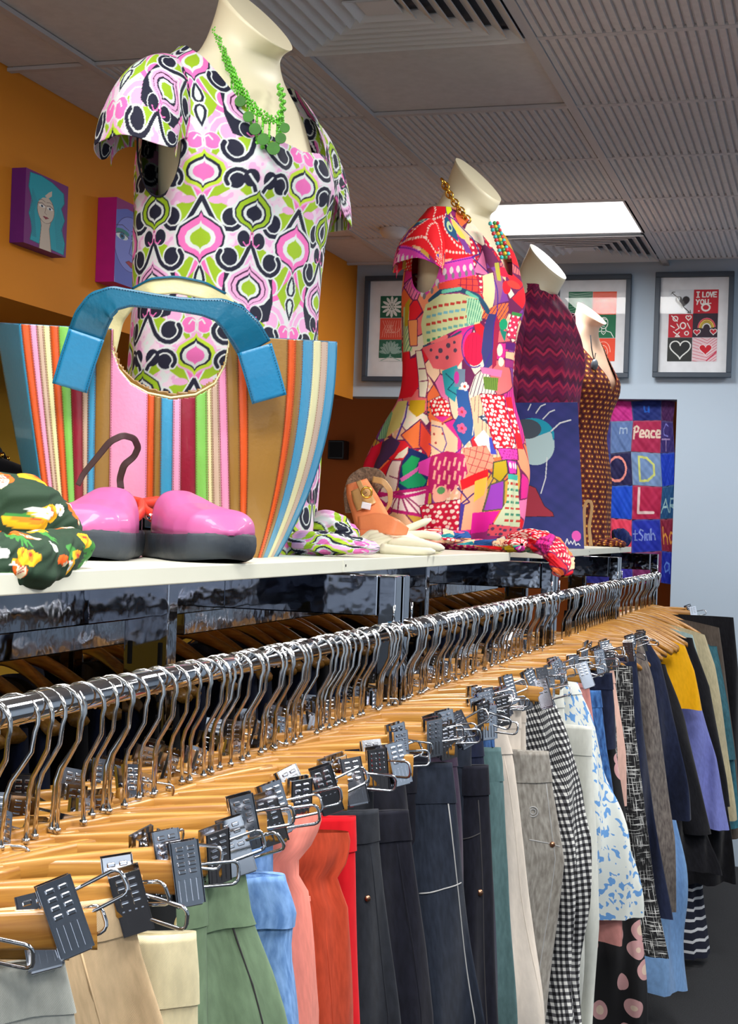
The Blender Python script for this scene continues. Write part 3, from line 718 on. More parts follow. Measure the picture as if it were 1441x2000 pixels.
# ------------------------------------------------------------------ garments
HR = 0.172
ENDS = []
def garment(name, label, cat, edge, mat, zt=-.31, kind='pants', thick=(.006, .016), amp=(.002, .012), length=.95, band=None, bandh=.038, bandmat=None,
            ang=None, seed=0, seams=(), hang=True, group=None, rx=RX, n=64, rows=44, inn=1.0, vpaint=None, fold=1.0, pale=False, stitch=None, buttons=(), lean=0.0, sleeve=None, bandout=.0018, open_top=True, zr=RZ, Rr=None, d0=None, ring=None):
    Rr = Rr or (HR if kind != 'top' else .205)
    P0 = at(edge[0][0], edge[0][1], d=d0) if d0 else at(edge[0][0], edge[0][1], Z=ZC+zt)
    Rr = max(Rr, (P0.x-rx)*1.02)
    if kind == 'pants': P0.z = min(P0.z, ZC-(.292 if hang else .31))
    if ang is None:
        dx = max(.02, min(Rr*.985, P0.x-rx)); dy = math.sqrt(Rr*Rr-dx*dx); ang = math.atan2(dy, dx)
        hy = P0.y-dy
    else: hy = P0.y-(P0.x-rx)*math.tan(ang)
    if kind == 'pants' and hang: ENDS.append((P0.x, P0.y))
    h = Vector((math.cos(ang), math.sin(ang), 0)); hook = Vector((rx, hy, zr))
    nn = Vector((math.sin(ang), -math.cos(ang), 0))     # towards the camera
    Q = [P0]+[at_plane(x, y, hook, nn) for x, y in edge[1:]]
    es = [(q-hook).dot(h) for q in Q]; zs_ = [q.z-zr for q in Q]
    top = zs_[0]; hem = max(top-length, .03-zr) if len(edge) < 2 or edge[-1][1] >= 1990 else zs_[-1]
    if hem < zs_[-1]-.001:
        es.append(es[-1]+min(.03, max(-.02, (es[-1]-es[-2])*.3))); zs_.append(hem)
    zz = np.array(zs_[::-1]); ee = np.array(es[::-1])
    Rt = es[0]
    ev = lambda z: np.interp(z, zz, ee)
    rs = np.random.RandomState(seed+len(label)); ph = rs.rand(8)*6.28
    L = top-hem
    def th(z): 
        q = np.clip((top-z)/max(L*.5, .2), 0, 1); return thick[0]+(thick[1]-thick[0])*q**.7
    def wave(s, z):
        q = np.clip((top-z)/.45, 0, 1.3); A = amp[0]+(amp[1]-amp[0])*q
        return A*fold*1.25*(np.sin(s*46+ph[0]+1.5*z)+.6*np.sin(s*83+ph[1]-3*z)+.35*np.sin(s*140+ph[2]+5*z)+.5*np.sin(z*17+s*12+ph[3])*(.4+.6*q)) - lean*q
    def ztop(s):
        if kind == 'top': return (zr-.135-zr)+(top+.135)*np.clip(np.abs(s)/max(Rt, .01), 0, 1)**1.5
        return top+.0015*np.sin(s*40+ph[4])
    psi = np.arange(n)/n*2*PI; c, s_ = np.cos(psi), np.sin(psi)
    cr = np.sign(c)*np.abs(c)**.75; sr = np.sign(s_)*np.abs(s_)**.6
    v = np.linspace(0, 1, rows)**1.25
    CR, Vv = np.meshgrid(cr, v, indexing='ij'); SRm = np.repeat(sr[:, None], rows, 1)
    def build_rows(z0off, z1off, off, rows_v):
        pass
    def spos(CRa, z):
        e = ev(z); i = -Rt*inn-(e-Rt)*.5
        return (e+i)/2+(e-i)/2*CRa
    Z0 = np.full_like(CR, top); S0 = spos(CR, Z0); ZT = ztop(S0)
    Zg = ZT+(hem-ZT)*Vv; Zg = Zg+ (Vv**3)*.006*np.sin(S0*30+ph[5])
    Sg = spos(CR, Zg)
    W = wave(Sg, Zg); T = th(Zg)*(1+.5*np.sin(Sg*60+ph[6])*np.clip((top-Zg)/.3, 0, .8))
    Yn = W+T*SRm*(1 if True else 0)
    if band == 'paper':       # gathered waist below a ruffle
        q = np.exp(-((top-Zg-.055)/.012)**2); Yn = W+T*SRm*(1-.45*q)+.003*np.sin(Sg*220)*np.clip((top-Zg)/.02, .2, 1)*np.exp(-((top-Zg-.04)/.06)**2)
        Sg = Sg-(.012*q)*np.clip(Sg/max(Rt, .01), 0, 1)+.008*np.exp(-((top-Zg-.01)/.02)**2)*np.clip(Sg/max(Rt, .01), 0, 1)
    def W3(s, y, z): return np.stack([rx*0+h.x*s+nn.x*y, h.y*s+nn.y*y, z+0*s], -1)
    t = empty(name, hook, 0)
    P = W3(Sg, Yn, Zg)
    arcl = np.repeat((np.cumsum(np.r_[0, np.hypot(np.diff(Sg[:, rows//2]), np.diff(Yn[:, rows//2]))]))[:, None], rows, 1)
    uv = np.stack([arcl, Zg], -1)
    col = vpaint(Sg, Zg-top, Yn) if vpaint else None
    surf('cloth_body' if kind != 'pants' else 'trouser_body', P, mat, t, wrap=True, uv=uv, col=col)
    bm_ = bandmat or mat
    if band in ('band', 'jean', 'rib'):
        vb = np.linspace(0, 1, 9); C2, V2 = np.meshgrid(cr, vb, indexing='ij'); S2r = np.repeat(sr[:, None], 9, 1)
        zb = top+.002-bandh*V2; sb = spos(C2, zb); tb_ = th(zb)+bandout+.0008*np.sin(V2*PI); sb = sb+.0018*C2
        y = wave(sb, zb)+tb_*S2r
        if band == 'rib': y = y+.0012*np.sin(sb*900)*np.sign(S2r)
        uvb = np.stack([np.repeat((np.cumsum(np.r_[0, np.abs(np.diff(sb[:, 0]))]))[:, None], 9, 1), zb+.3], -1)
        # inner lip
        Pb = W3(sb, y, zb); z3 = top-.001-0*V2[:, :3]-np.linspace(0, .03, 3)[None]; s3 = spos(C2[:, :3], z3)-.0015*C2[:, :3]; y3 = wave(s3, z3)+(th(z3)-.001)*S2r[:, :3]
        Pb = np.concatenate([W3(s3, y3, z3)[:, ::-1], Pb], 1); uvb = np.concatenate([uvb[:, :3], uvb], 1)
        surf('waistband', Pb, bm_, t, wrap=True, uv=uvb)
    def front(s, z, off=.0008):
        e = float(ev(z)); i = -Rt*inn-(e-Rt)*.5; rel = min(1, abs((s-(e+i)/2)/((e-i)/2)))
        # invert the rounded section: |c|^.75 = rel -> |s|^.6
        cc = rel**(1/.75); ss = math.sqrt(max(0, 1-cc*cc))**.6
        y = float(wave(np.array(s), np.array(z)))+float(th(np.array(z)))*(1+.5*math.sin(s*60+ph[6])*min(.8, max(0, (top-z)/.3)))*ss
        return (h.x*s+nn.x*(y+off), h.y*s+nn.y*(y+off), z)
    for (sf, z0, z1, *rest) in seams:       # distance inwards from the outer edge, m below top
        pts = []
        for k in range(26):
            z = top-z0-(min(z1, L-.01)-z0)*k/25; s = float(ev(z))-sf-(rest[0]*(k/25) if rest else 0)
            pts.append(front(s, z, -.0002))
        MB().tube(pts, .0011, 5).build('seam', stitch or mat, t, True)
    for (sf, z0, s1, z1) in [b for b in buttons if len(b) == 4]:
        pts = []
        for k in range(16):
            z = top-z0-(z1-z0)*k/15; s = float(ev(z))-(sf+(s1-sf)*k/15); pts.append(front(s, z, -.0001))
        MB().tube(pts, .0011, 5).build('pocket_seam', stitch or mat, t, True)
    for bb in [b for b in buttons if len(b) == 3]:
        sf, z0, r = bb; z = top-z0; p = front(float(ev(z))-sf, z, .001)
        q = Vector(p); MB().tube([q-nn*.002, q+nn*.0015], r, 14).build('button', M['copper'], t, True)
    if ring:
        z = top-ring[1]; p = Vector(front(float(ev(z))-ring[0], z, .0012))
        for r_ in (ring[2], ring[2]*.55): MB().tube([p+h*(r_*math.cos(a))+Vector((0, 0, r_*math.sin(a))) for a in np.linspace(0, 2*PI, 25)[:-1]], .0011, 6, closed=True).build('embossed_ring', M['seam_light'], t, True)
    if sleeve:
        sl, rad, smat = sleeve
        pts = []; m = 22; n2 = 20; ring = []
        for k in range(m):
            q = k/(m-1); z = top+.01-sl*q; e = float(ev(min(z, top)))
            r = rad*(.75+.3*min(1, q*3))*(1-.18*q); cs = e-r*1.02+.004; cy = .018*min(1, q*5)
            ring.append([(h.x*(cs+r*math.cos(a))+nn.x*(cy+r*.55*math.sin(a)+.003*math.sin(a*3+q*9)), h.y*(cs+r*math.cos(a))+nn.y*(cy+r*.55*math.sin(a)+.003*math.sin(a*3+q*9)), z) for a in np.linspace(0, 2*PI, n2+1)[:-1]])
        Pn = np.array(ring).transpose(1, 0, 2)
        U, V_ = np.meshgrid(np.linspace(0, 2*PI*rad, n2), np.linspace(0, sl, m), indexing='ij')
        surf('sleeve', Pn, smat or mat, t, wrap=True, uv=np.stack([U, V_], -1), col=(vpaint(U, -V_, U) if vpaint else None))
    tag(t, label, cat, group)
    if hang:
        hl = ' '.join((('wooden clip hanger carrying the ' if kind != 'top' else 'wooden shirt hanger inside the ')+label).split()[:15])
        hanger(rx, hy, zr, ang, 'clip' if kind != 'top' else 'shirt', hl, HL.get(kind, HL['pants'])[1], pale)
    return t, hook, ang
HL = {'pants': ('wooden trouser hanger with chrome clips on a near rail, filled with clothes', 'clip hangers on the near rails'), 'top': ('curved wooden shirt hanger holding clothes at the far racks', 'shirt hangers on the far racks')}
M['copper'] = plain('copper_button', (190, 140, 110), .3, 1.0)
def C(name, rgb, **k):
    M[name] = cloth(name, rgb, **k); return M[name]
C('beige', (206, 178, 140), var=.1); C('cream', (222, 210, 172), var=.08); C('palegrey', (176, 178, 170), var=.1)
C('sage', (118, 142, 112), var=.12); C('lightdenim', (104, 150, 214), var=.25, rgb2=(140, 180, 232)); C('coral', (240, 142, 126), var=.08)
C('rust', (182, 66, 38), var=.14); C('red', (222, 14, 30), var=.06); C('charcoal', (34, 38, 46), var=.2); C('ink', (18, 19, 32), var=.25)
C('slate', (31, 38, 52), var=.25); C('plum', (62, 50, 68), var=.15); C('navy', (22, 30, 56), var=.25); C('jean', (36, 74, 134), var=.3, rgb2=(70, 120, 186))
C('teal', (92, 122, 124), var=.15); C('ivory', (226, 214, 200), var=.05); C('greydenim', (138, 132, 124), var=.16, rgb2=(168, 164, 156))
C('white', (214, 216, 208), var=.05); C('blush', (218, 176, 162), var=.08); C('greywool', (92, 84, 82), var=.25, rgb2=(124, 116, 110)); C('black', (16, 16, 22), var=.3)
C('yellow', (236, 172, 14), var=.06); C('lavender', (122, 130, 200), var=.1); C('tealfur', (66, 140, 160), var=.25, wr=1.0); C('skyshirt', (120, 158, 204), var=.1)
C('sand', (196, 184, 150), var=.12); C('mint', (164, 190, 190), var=.1); C('olive', (92, 82, 74), var=.15); C('pinkt', (206, 140, 134), var=.08); C('dkblue', (24, 40, 100), var=.2)
# patterned cloths (node patterns in UV metres)
def uvn(nt, sc=(1, 1, 1), rot=0):
    tc = N(nt, 'ShaderNodeTexCoord'); mp = N(nt, 'ShaderNodeMapping'); mp.inputs['Scale'].default_value = sc; mp.inputs['Rotation'].default_value = (0, 0, rot)
    nt.links.new(tc.outputs['UV'], mp.inputs[0]); return mp.outputs[0]
def gingham():
    m, nt, b = new_mat('gingham'); uvw = uvn(nt, (1, 1, 1), .12); sp = N(nt, 'ShaderNodeSeparateXYZ'); nt.links.new(uvw, sp.inputs[0])
    res = []
    for ax in (0, 1):
        ml = N(nt, 'ShaderNodeMath', operation='MULTIPLY'); ml.inputs[1].default_value = 1/.0125; nt.links.new(sp.outputs[ax], ml.inputs[0])
        fr = N(nt, 'ShaderNodeMath', operation='FRACT'); nt.links.new(ml.outputs[0], fr.inputs[0])
        gt = N(nt, 'ShaderNodeMath', operation='GREATER_THAN'); gt.inputs[1].default_value = .5; nt.links.new(fr.outputs[0], gt.inputs[0]); res.append(gt)
    ad = N(nt, 'ShaderNodeMath', operation='ADD'); nt.links.new(res[0].outputs[0], ad.inputs[0]); nt.links.new(res[1].outputs[0], ad.inputs[1])
    hv = N(nt, 'ShaderNodeMath', operation='MULTIPLY'); hv.inputs[1].default_value = .5; nt.links.new(ad.outputs[0], hv.inputs[0])
    rp = N(nt, 'ShaderNodeValToRGB'); rp.color_ramp.interpolation = 'CONSTANT'; rp.color_ramp.elements[0].color = L3(222, 222, 218); rp.color_ramp.elements[1].position = .75; rp.color_ramp.elements[1].color = L3(14, 14, 18)
    e = rp.color_ramp.elements.new(.25); e.color = L3(92, 92, 96)
    nt.links.new(hv.outputs[0], rp.inputs[0]); nt.links.new(rp.outputs[0], b.inputs['Base Color']); b.inputs['Roughness'].default_value = .9; return m
def blotch(name, bg, fg, scale, thr, stretch=(1, 1, 1), kind='noise', fg2=None, detail=1.0, dist=1.0):
    m, nt, b = new_mat(name); v = uvn(nt, stretch)
    if kind == 'noise':
        t = N(nt, 'ShaderNodeTexNoise'); t.inputs['Scale'].default_value = scale; t.inputs['Detail'].default_value = detail; t.inputs['Distortion'].default_value = dist; out = t.outputs[0]
    else:
        t = N(nt, 'ShaderNodeTexVoronoi'); t.inputs['Scale'].default_value = scale; out = t.outputs['Distance']
    nt.links.new(v, t.inputs['Vector'])
    rp = N(nt, 'ShaderNodeValToRGB'); rp.color_ramp.interpolation = 'CONSTANT'; rp.color_ramp.elements[0].color = L3(*(bg if kind == 'noise' else fg)); rp.color_ramp.elements[1].position = thr; rp.color_ramp.elements[1].color = L3(*(fg if kind == 'noise' else bg))
    if fg2: e = rp.color_ramp.elements.new(thr*.5 if kind != 'noise' else thr+.06); e.color = L3(*fg2)
    if fg2 and kind != 'noise':
        rp.color_ramp.elements[0].color = L3(*fg2); rp.color_ramp.elements[1].color = L3(*fg)
    nt.links.new(out, rp.inputs[0]); nt.links.new(rp.outputs[0], b.inputs['Base Color']); b.inputs['Roughness'].default_value = .9; return m
M['gingham'] = gingham()
M['leopard'] = blotch('blue_leopard', (222, 226, 220), (104, 156, 214), 54, .56, (1.3, 1, 1), dist=.4)
M['floralblack'] = blotch('black_floral', (14, 14, 18), (196, 150, 150), 17, .40, (1, 1, 1), 'vor', (214, 190, 170))
M['daisy'] = blotch('black_daisy', (16, 18, 22), (200, 176, 120), 34, .26, (1, 1, 1), 'vor', (226, 220, 200))
M['animal'] = blotch('grey_print', (150, 150, 146), (40, 40, 46), 90, .5, (1, 1, 1), dist=2)
def tweed():
    m, nt, b = new_mat('black_white_tweed'); outs = []
    for st in ((260, 16, 1), (14, 260, 1)):
        v = uvn(nt, st); t = N(nt, 'ShaderNodeTexNoise'); t.inputs['Scale'].default_value = 1.4; t.inputs['Detail'].default_value = 3; nt.links.new(v, t.inputs['Vector']); outs.append(t.outputs[0])
    mx = N(nt, 'ShaderNodeMath', operation='MAXIMUM'); nt.links.new(outs[0], mx.inputs[0]); nt.links.new(outs[1], mx.inputs[1])
    rp = N(nt, 'ShaderNodeValToRGB'); rp.color_ramp.elements[0].position = .58; rp.color_ramp.elements[0].color = L3(14, 14, 18); rp.color_ramp.elements[1].position = .64; rp.color_ramp.elements[1].color = L3(206, 206, 204)
    nt.links.new(mx.outputs[0], rp.inputs[0]); nt.links.new(rp.outputs[0], b.inputs['Base Color']); b.inputs['Roughness'].default_value = .95; bump(nt, b, mx.outputs[0], .6, .002); return m
M['tweed'] = tweed()
def stripes():
    m, nt, b = new_mat('navy_white_stripe'); sp = N(nt, 'ShaderNodeSeparateXYZ'); nt.links.new(uvn(nt), sp.inputs[0])
    ml = N(nt, 'ShaderNodeMath', operation='MULTIPLY'); ml.inputs[1].default_value = 1/.034; nt.links.new(sp.outputs[1], ml.inputs[0]); fr = N(nt, 'ShaderNodeMath', operation='FRACT'); nt.links.new(ml.outputs[0], fr.inputs[0])
    rp = N(nt, 'ShaderNodeValToRGB'); rp.color_ramp.interpolation = 'CONSTANT'; rp.color_ramp.elements[0].color = L3(20, 24, 44); rp.color_ramp.elements[1].position = .72; rp.color_ramp.elements[1].color = L3(206, 208, 212)
    nt.links.new(fr.outputs[0], rp.inputs[0]); nt.links.new(rp.outputs[0], b.inputs['Base Color']); b.inputs['Roughness'].default_value = .9; return m
M['stripe'] = stripes()
M['seam_light'] = plain('light_stitching', (170, 170, 170), .9); M['seam_dark'] = plain('dark_stitching', (60, 58, 60), .9)
G = garment
T_, S_, J_, K_ = 'trousers', 'skirt', 'jeans', 'coat'
G('trousers', 'pale grey cloth at the lower left corner, in front of the beige trousers', T_, [(122, 1880), (150, 2000)], M['palegrey'], zt=-.33, seed=1, d0=1.05, band='band')
G('trousers', 'beige trousers with soft waistband, leftmost in the front row', T_, [(258, 1752), (278, 1860), (318, 2000)], M['beige'], zt=-.305, seed=2, d0=1.16, band='band', bandh=.032, fold=1.3, seams=[(.05, .03, .9)], thick=(.008, .02))
G('trousers', 'cream trousers hanging lower beside the beige trousers', T_, [(378, 1822), (384, 1900), (386, 2000)], M['cream'], zt=-.35, seed=3, d0=1.24, band='band', bandh=.06, seams=[(.035, .06, .9)], bandout=.003)
G('skirt', 'black floral skirt peeping out behind the sage green trousers', S_, [(345, 1690), (352, 1800), (366, 1990)], M['daisy'], zt=-.30, seed=4, d0=1.3, Rr=.2)
G('trousers', 'sage green trousers with a wide waistband and vertical seam', T_, [(474, 1692), (488, 1780), (535, 1900), (566, 2000)], M['sage'], zt=-.31, seed=5, d0=1.37, band='band', bandh=.056, seams=[(.022, .0, .9, .03)], fold=1.2, thick=(.009, .02), stitch=M['seam_dark'])
G('shorts', 'light blue denim with a folded back waist beside the sage trousers', 'denim', [(548, 1708), (570, 1776), (566, 1800), (560, 1850), (584, 2000)], M['lightdenim'], zt=-.315, seed=6, d0=1.46, band='band', bandh=.05, bandout=.006, fold=1.6, thick=(.012, .02))
G('trousers', 'coral pink paper-bag waist trousers', T_, [(616, 1588), (604, 1650), (592, 1690), (600, 1740), (618, 1900), (636, 2000)], M['coral'], zt=-.305, seed=7, d0=1.55, band='paper', fold=1.4, seams=[(.0, .085, .09)], thick=(.009, .018))
G('trousers', 'rust brown trousers with a draped waist between coral and red', T_, [(668, 1622), (672, 1700), (676, 1780), (692, 2000)], M['rust'], zt=-.315, seed=8, d0=1.63, band='paper', fold=1.6, thick=(.012, .02), seams=[(.03, .1, .9)])
G('trousers', 'bright red trousers, the only red ones on the rail', T_, [(691, 1596), (694, 1700), (700, 2000)], M['red'], zt=-.31, seed=9, d0=1.7, band='band', bandh=.04, bandout=.003)
G('jeans', 'charcoal jeans next to the red trousers', J_, [(738, 1584), (742, 1640), (760, 1800), (782, 2000)], M['charcoal'], zt=-.335, seed=10, d0=1.78, band='jean', seams=[(.016, .04, .9)], buttons=[(.03, .10, .0036)])
G('trousers', 'black smooth trousers behind the charcoal jeans', T_, [(796, 1585), (812, 1700), (834, 1850), (850, 2000)], M['ink'], zt=-.335, seed=11, d0=1.86, band='band', seams=[(.02, .04, .9)])
G('skirt', 'wide navy black skirt hanging high under two angled clips', S_, [(780, 1445), (794, 1560), (800, 1600), (800, 1700)], M['ink'], zt=-.30, seed=12, d0=1.95, band=None, length=.3)
G('jeans', 'dark slate jeans with deep waistband and light pocket stitching', J_, [(880, 1492), (890, 1570), (905, 1700), (925, 1850), (946, 2000)], M['slate'], zt=-.325, seed=13, d0=2.05, band='jean', bandh=.055, seams=[(.012, .05, .9)], buttons=[(.005, .165, .07, .175)], stitch=M['seam_light'])
G('trousers', 'purple grey trousers partly hidden by the dark slate jeans', T_, [(884, 1446), (894, 1560), (912, 1800), (930, 2000)], M['plum'], zt=-.315, seed=14, d0=2.15, band='band')
G('trousers', 'ink navy trousers under the middle clip cluster', T_, [(938, 1432), (944, 1500), (962, 1800), (966, 2000)], M['navy'], zt=-.31, seed=15, d0=2.37, band='band', bandout=.003)
G('jeans', 'black jeans with curled waistband and copper rivet', J_, [(951, 1496), (956, 1600), (964, 1760), (970, 2000)], M['ink'], zt=-.345, seed=16, d0=2.28, band='jean', bandh=.045, bandout=.004, seams=[(.02, .05, .9)], buttons=[(.026, .19, .0048), (.02, .0999, .05, .11)], stitch=M['seam_dark'])
G('trousers', 'grey teal trousers with ribbed elastic waist', T_, [(976, 1462), (984, 1540), (992, 1700), (996, 2000)], M['teal'], zt=-.34, seed=17, d0=2.43, band='rib', bandh=.055)
G('jeans', 'blue denim jeans beside the ivory trousers', J_, [(962, 1345), (974, 1552), (984, 1640), (996, 1800), (1008, 2000)], M['jean'], zt=-.38, seed=18, d0=2.5, band='jean', seams=[(.01, .04, .9)])
G('trousers', 'ivory trousers with rolled waistband beside grey denim', T_, [(984, 1418), (1000, 1480), (1012, 1600), (1034, 1800), (1052, 2000)], M['ivory'], zt=-.32, seed=19, d0=2.57, band='band', bandh=.05, bandout=.004, seams=[(.018, .05, .9)])
G('jeans', 'washed grey denim jeans with a metal button and embossed ring', J_, [(1070, 1470), (1080, 1540), (1102, 1680), (1090, 1800), (1062, 2000)], M['greydenim'], zt=-.375, seed=20, ring=(.045, .105, .009), d0=2.7, band='jean', bandh=.055, bandout=.003, seams=[(.012, .055, .9, .03)], buttons=[(.018, .165, .005), (.06, .155, .005, .168)], stitch=M['seam_light'], thick=(.012, .02))
G('trousers', 'black and white gingham check trousers', T_, [(1068, 1336), (1100, 1420), (1146, 1540), (1156, 1640), (1152, 1780), (1136, 2000)], M['gingham'], zt=-.31, seed=21, d0=2.85, band=None, fold=1.3, thick=(.012, .025), n=90)
G('trousers', 'white trousers behind the gingham check pair', T_, [(1096, 1346), (1104, 1420), (1150, 1700), (1142, 2000)], M['white'], zt=-.325, seed=22, d0=2.98, band='band', bandout=.004)
G('trousers', 'off-white trousers with folded waist between gingham and blue leopard', T_, [(1154, 1420), (1156, 1500), (1166, 1640), (1170, 1800), (1156, 2000)], M['white'], zt=-.38, seed=23, d0=3.07, band='band', bandh=.06, bandout=.004)
G('skirt', 'white skirt with blue leopard spots', S_, [(1120, 1322), (1160, 1420), (1200, 1560), (1230, 1680), (1246, 1786)], M['leopard'], zt=-.32, seed=24, d0=3.2, band='band', thick=(.012, .03))
G('trousers', 'rose pink cropped trousers below the blue leopard skirt', T_, [(1150, 1262), (1172, 1560), (1190, 1700), (1208, 1838)], M['pinkt'], zt=-.44, seed=25, d0=3.28, band='band', hang=False)
G('skirt', 'black pansy floral skirt at the bottom, below the leopard skirt', S_, [(1184, 1250), (1206, 1500), (1244, 1780), (1264, 2000)], M['floralblack'], zt=-.42, seed=26, d0=3.45, band=None, hang=False, thick=(.012, .03))
G('skirt', 'short navy skirt between the leopard skirt and the tweed', S_, [(1194, 1316), (1200, 1380), (1204, 1466)], M['navy'], zt=-.325, seed=27, d0=3.42, band='band')
G('jeans', 'small faded denim piece hanging below the short navy skirt', J_, [(1172, 1350), (1178, 1400), (1184, 1460), (1200, 1560)], M['jean'], zt=-.33, seed=28, d0=3.36, band='jean')
G('skirt', 'grey and black animal print skirt next to small denim', S_, [(1190, 1260), (1204, 1420), (1212, 1560), (1226, 1640)], M['animal'], zt=-.38, seed=29, d0=3.48, hang=False)
G('blouse', 'blush beige blouse hanging in front of the tweed', 'blouse', [(1196, 1304), (1204, 1360), (1222, 1470), (1226, 1580)], M['blush'], zt=-.325, seed=30, d0=3.54, band='band')
G('coat', 'black and white tweed coat', K_, [(1234, 1300), (1240, 1420), (1262, 1600), (1284, 1760), (1306, 1872)], M['tweed'], zt=-.335, seed=31, d0=3.75, thick=(.014, .028))
G('trousers', 'deep navy trousers between the tweed and the grey wool coat', T_, [(1240, 1262), (1258, 1440), (1280, 1600), (1312, 1790)], M['navy'], zt=-.325, seed=32, d0=3.87, thick=(.01, .025))
G('coat', 'long grey brown wool coat hanging over the rail end', K_, [(1254, 1236), (1276, 1330), (1300, 1500), (1318, 1640), (1322, 1782)], M['greywool'], zt=-.33, seed=33, d0=4.0, thick=(.016, .03), fold=.8)
G('top', 'navy sweater with short sleeve behind the grey wool coat', 'sweater', [(1262, 1218), (1290, 1290), (1320, 1420), (1336, 1520), (1349, 1600)], M['navy'], zt=-.335, seed=34, d0=4.15, thick=(.014, .028))
far = dict(kind='top', zt=-.37, thick=(.016, .034), n=56)
G('coat', 'black coat with light trimmed collar beside the yellow top', K_, [(1296, 1304), (1330, 1400), (1366, 1560), (1400, 1700)], M['black'], seed=35, d0=4.42, sleeve=(.5, .05, None), **far)
G('top', 'mustard yellow sweater with visible sleeve', 'sweater', [(1338, 1262), (1356, 1310), (1364, 1350), (1371, 1388)], M['yellow'], seed=36, d0=4.75, **far)
G('top', 'lavender blue top below the yellow sleeve', 'top', [(1345, 1280), (1366, 1370), (1398, 1480), (1424, 1620)], M['lavender'], seed=37, d0=4.85, **far)
G('shirt', 'sky blue long shirt whose hem hangs near the floor', 'shirt', [(1272, 1300), (1300, 1400), (1326, 1600), (1340, 1760), (1342, 1930)], M['skyshirt'], seed=38, d0=4.3, hang=False, **dict(far, zt=-.45))
G('dress', 'navy and white striped jersey dress near the floor', 'dress', [(1326, 1300), (1350, 1500), (1366, 1640), (1378, 1760), (1389, 1860)], M['stripe'], seed=39, d0=5.0, hang=False, **dict(far, zt=-.5))
G('coat', 'long black coat at the far end of the racks', K_, [(1350, 1252), (1382, 1340), (1416, 1520), (1440, 1730)], M['black'], seed=40, d0=4.95, sleeve=(.55, .05, None), **far)
G('top', 'pale mint blue jacket behind the yellow sweater', 'jacket', [(1352, 1240), (1376, 1330), (1398, 1480), (1424, 1640)], M['mint'], seed=41, d0=5.05, **far)
G('coat', 'sand beige jacket with a light collar on the far rack', K_, [(1376, 1240), (1396, 1300), (1420, 1450), (1440, 1600)], M['sand'], seed=42, d0=5.2, **far)
G('coat', 'teal plush coat with blue trim on the far rack', K_, [(1398, 1268), (1420, 1380), (1436, 1500), (1448, 1620)], M['tealfur'], seed=43, d0=5.35, sleeve=(.4, .05, None), **far)
G('jacket', 'olive brown jacket beside the teal plush coat', 'jacket', [(1404, 1226), (1420, 1340), (1440, 1500), (1450, 1640)], M['olive'], seed=44, d0=5.45, **far)
G('coat', 'black bulky coat at the right edge of the photo', K_, [(1432, 1206), (1440, 1300), (1446, 1400), (1460, 1600)], M['black'], seed=45, d0=5.55, **dict(far, thick=(.02, .05)))
G('skirt', 'small black skirt on the last clip hanger, against the white wall', S_, [(1352, 1176), (1357, 1200), (1358, 1230), (1356, 1260)], M['black'], seed=60, d0=5.8, zr=RZ)
G('scarf', 'bright pink and orange cloth clipped near the far end of the rail', 'scarf', [(1330, 1196), (1334, 1230), (1330, 1252)], M['red'], seed=61, d0=5.6, Rr=.12)
# ------------------------------------------------------------------ tightly packed hangers in between
path = [(30, 1850), (150, 1710), (235, 1650), (320, 1640), (400, 1620), (480, 1575), (560, 1530), (640, 1500), (700, 1470), (790, 1430), (870, 1400), (930, 1370), (980, 1330), (1040, 1300), (1100, 1272), (1150, 1250), (1200, 1235), (1235, 1228)]
arcs = [0]
for a, b_ in zip(path[:-1], path[1:]): arcs.append(arcs[-1]+math.hypot(b_[0]-a[0], b_[1]-a[1]))
cols = [('palegrey', 0), ('beige', 200), ('sage', 400), ('lightdenim', 540), ('rust', 620), ('charcoal', 700), ('ink', 800), ('slate', 900), ('navy', 960), ('ivory', 1020), ('white', 1090), ('navy', 1180), ('navy', 1300)]
ends = sorted(ENDS, key=lambda q: q[1])
NX = 98; y_lo, y_hi = .66, 3.62
for k in range(NX):
    hy = y_lo+(y_hi-y_lo)*((k+rnd.uniform(.1, .9))/NX)
    if any(abs(hy-r) < .035 for r in RY): continue
    ex, ey = min(ends, key=lambda q: abs(q[1]-.125-hy)+(0 if q[1] > hy+.03 else 1))
    an = min(R(78), max(R(24), math.atan2(ey-hy+rnd.uniform(-.012, .02), ex-RX+rnd.uniform(-.01, .01))))
    outer = k % 3 == 0
    if outer: an = min(R(76), max(R(30), an+rnd.uniform(-.16, .14)))
    else: an = R(rnd.uniform(76, 87))
    hh = hanger(RX+(0 if outer else -.004), hy, RZ, an, 'clip', 'wooden trouser hanger hooked among many on the '+('nearest' if hy < RY[1] else 'second')+' front rail', 'clip hangers on the '+('nearest' if hy < RY[1] else 'second')+' front rail', clips=((1, -1) if outer else (-1,))); hh.rotation_euler[1] = rnd.uniform(-.07, .04) if outer else rnd.uniform(-.03, .10)
    if outer and hy > 1.12:
        e = Vector((RX+HR*math.cos(an), hy+HR*math.sin(an), ZC-.33)); v = CM.transposed() @ (e-Vector((0, 0, ZC))); x = CXP-v.x/v.z*FPX; y = CYP+v.y/v.z*FPX
        cm = ([c for c, px in cols if px <= x] or ['palegrey'])[-1]
        G('trousers', 'slim folded trousers squeezed between the bigger garments, mostly hidden', T_, [(x-26, y), (x-24, y+150), (x-22, y+330)], M[cm], d0=-v.z, ang=an, seed=100+k, hang=False, n=32, rows=16, length=.8, thick=(.004, .009), group='mostly hidden trousers in the packed row', band='band')
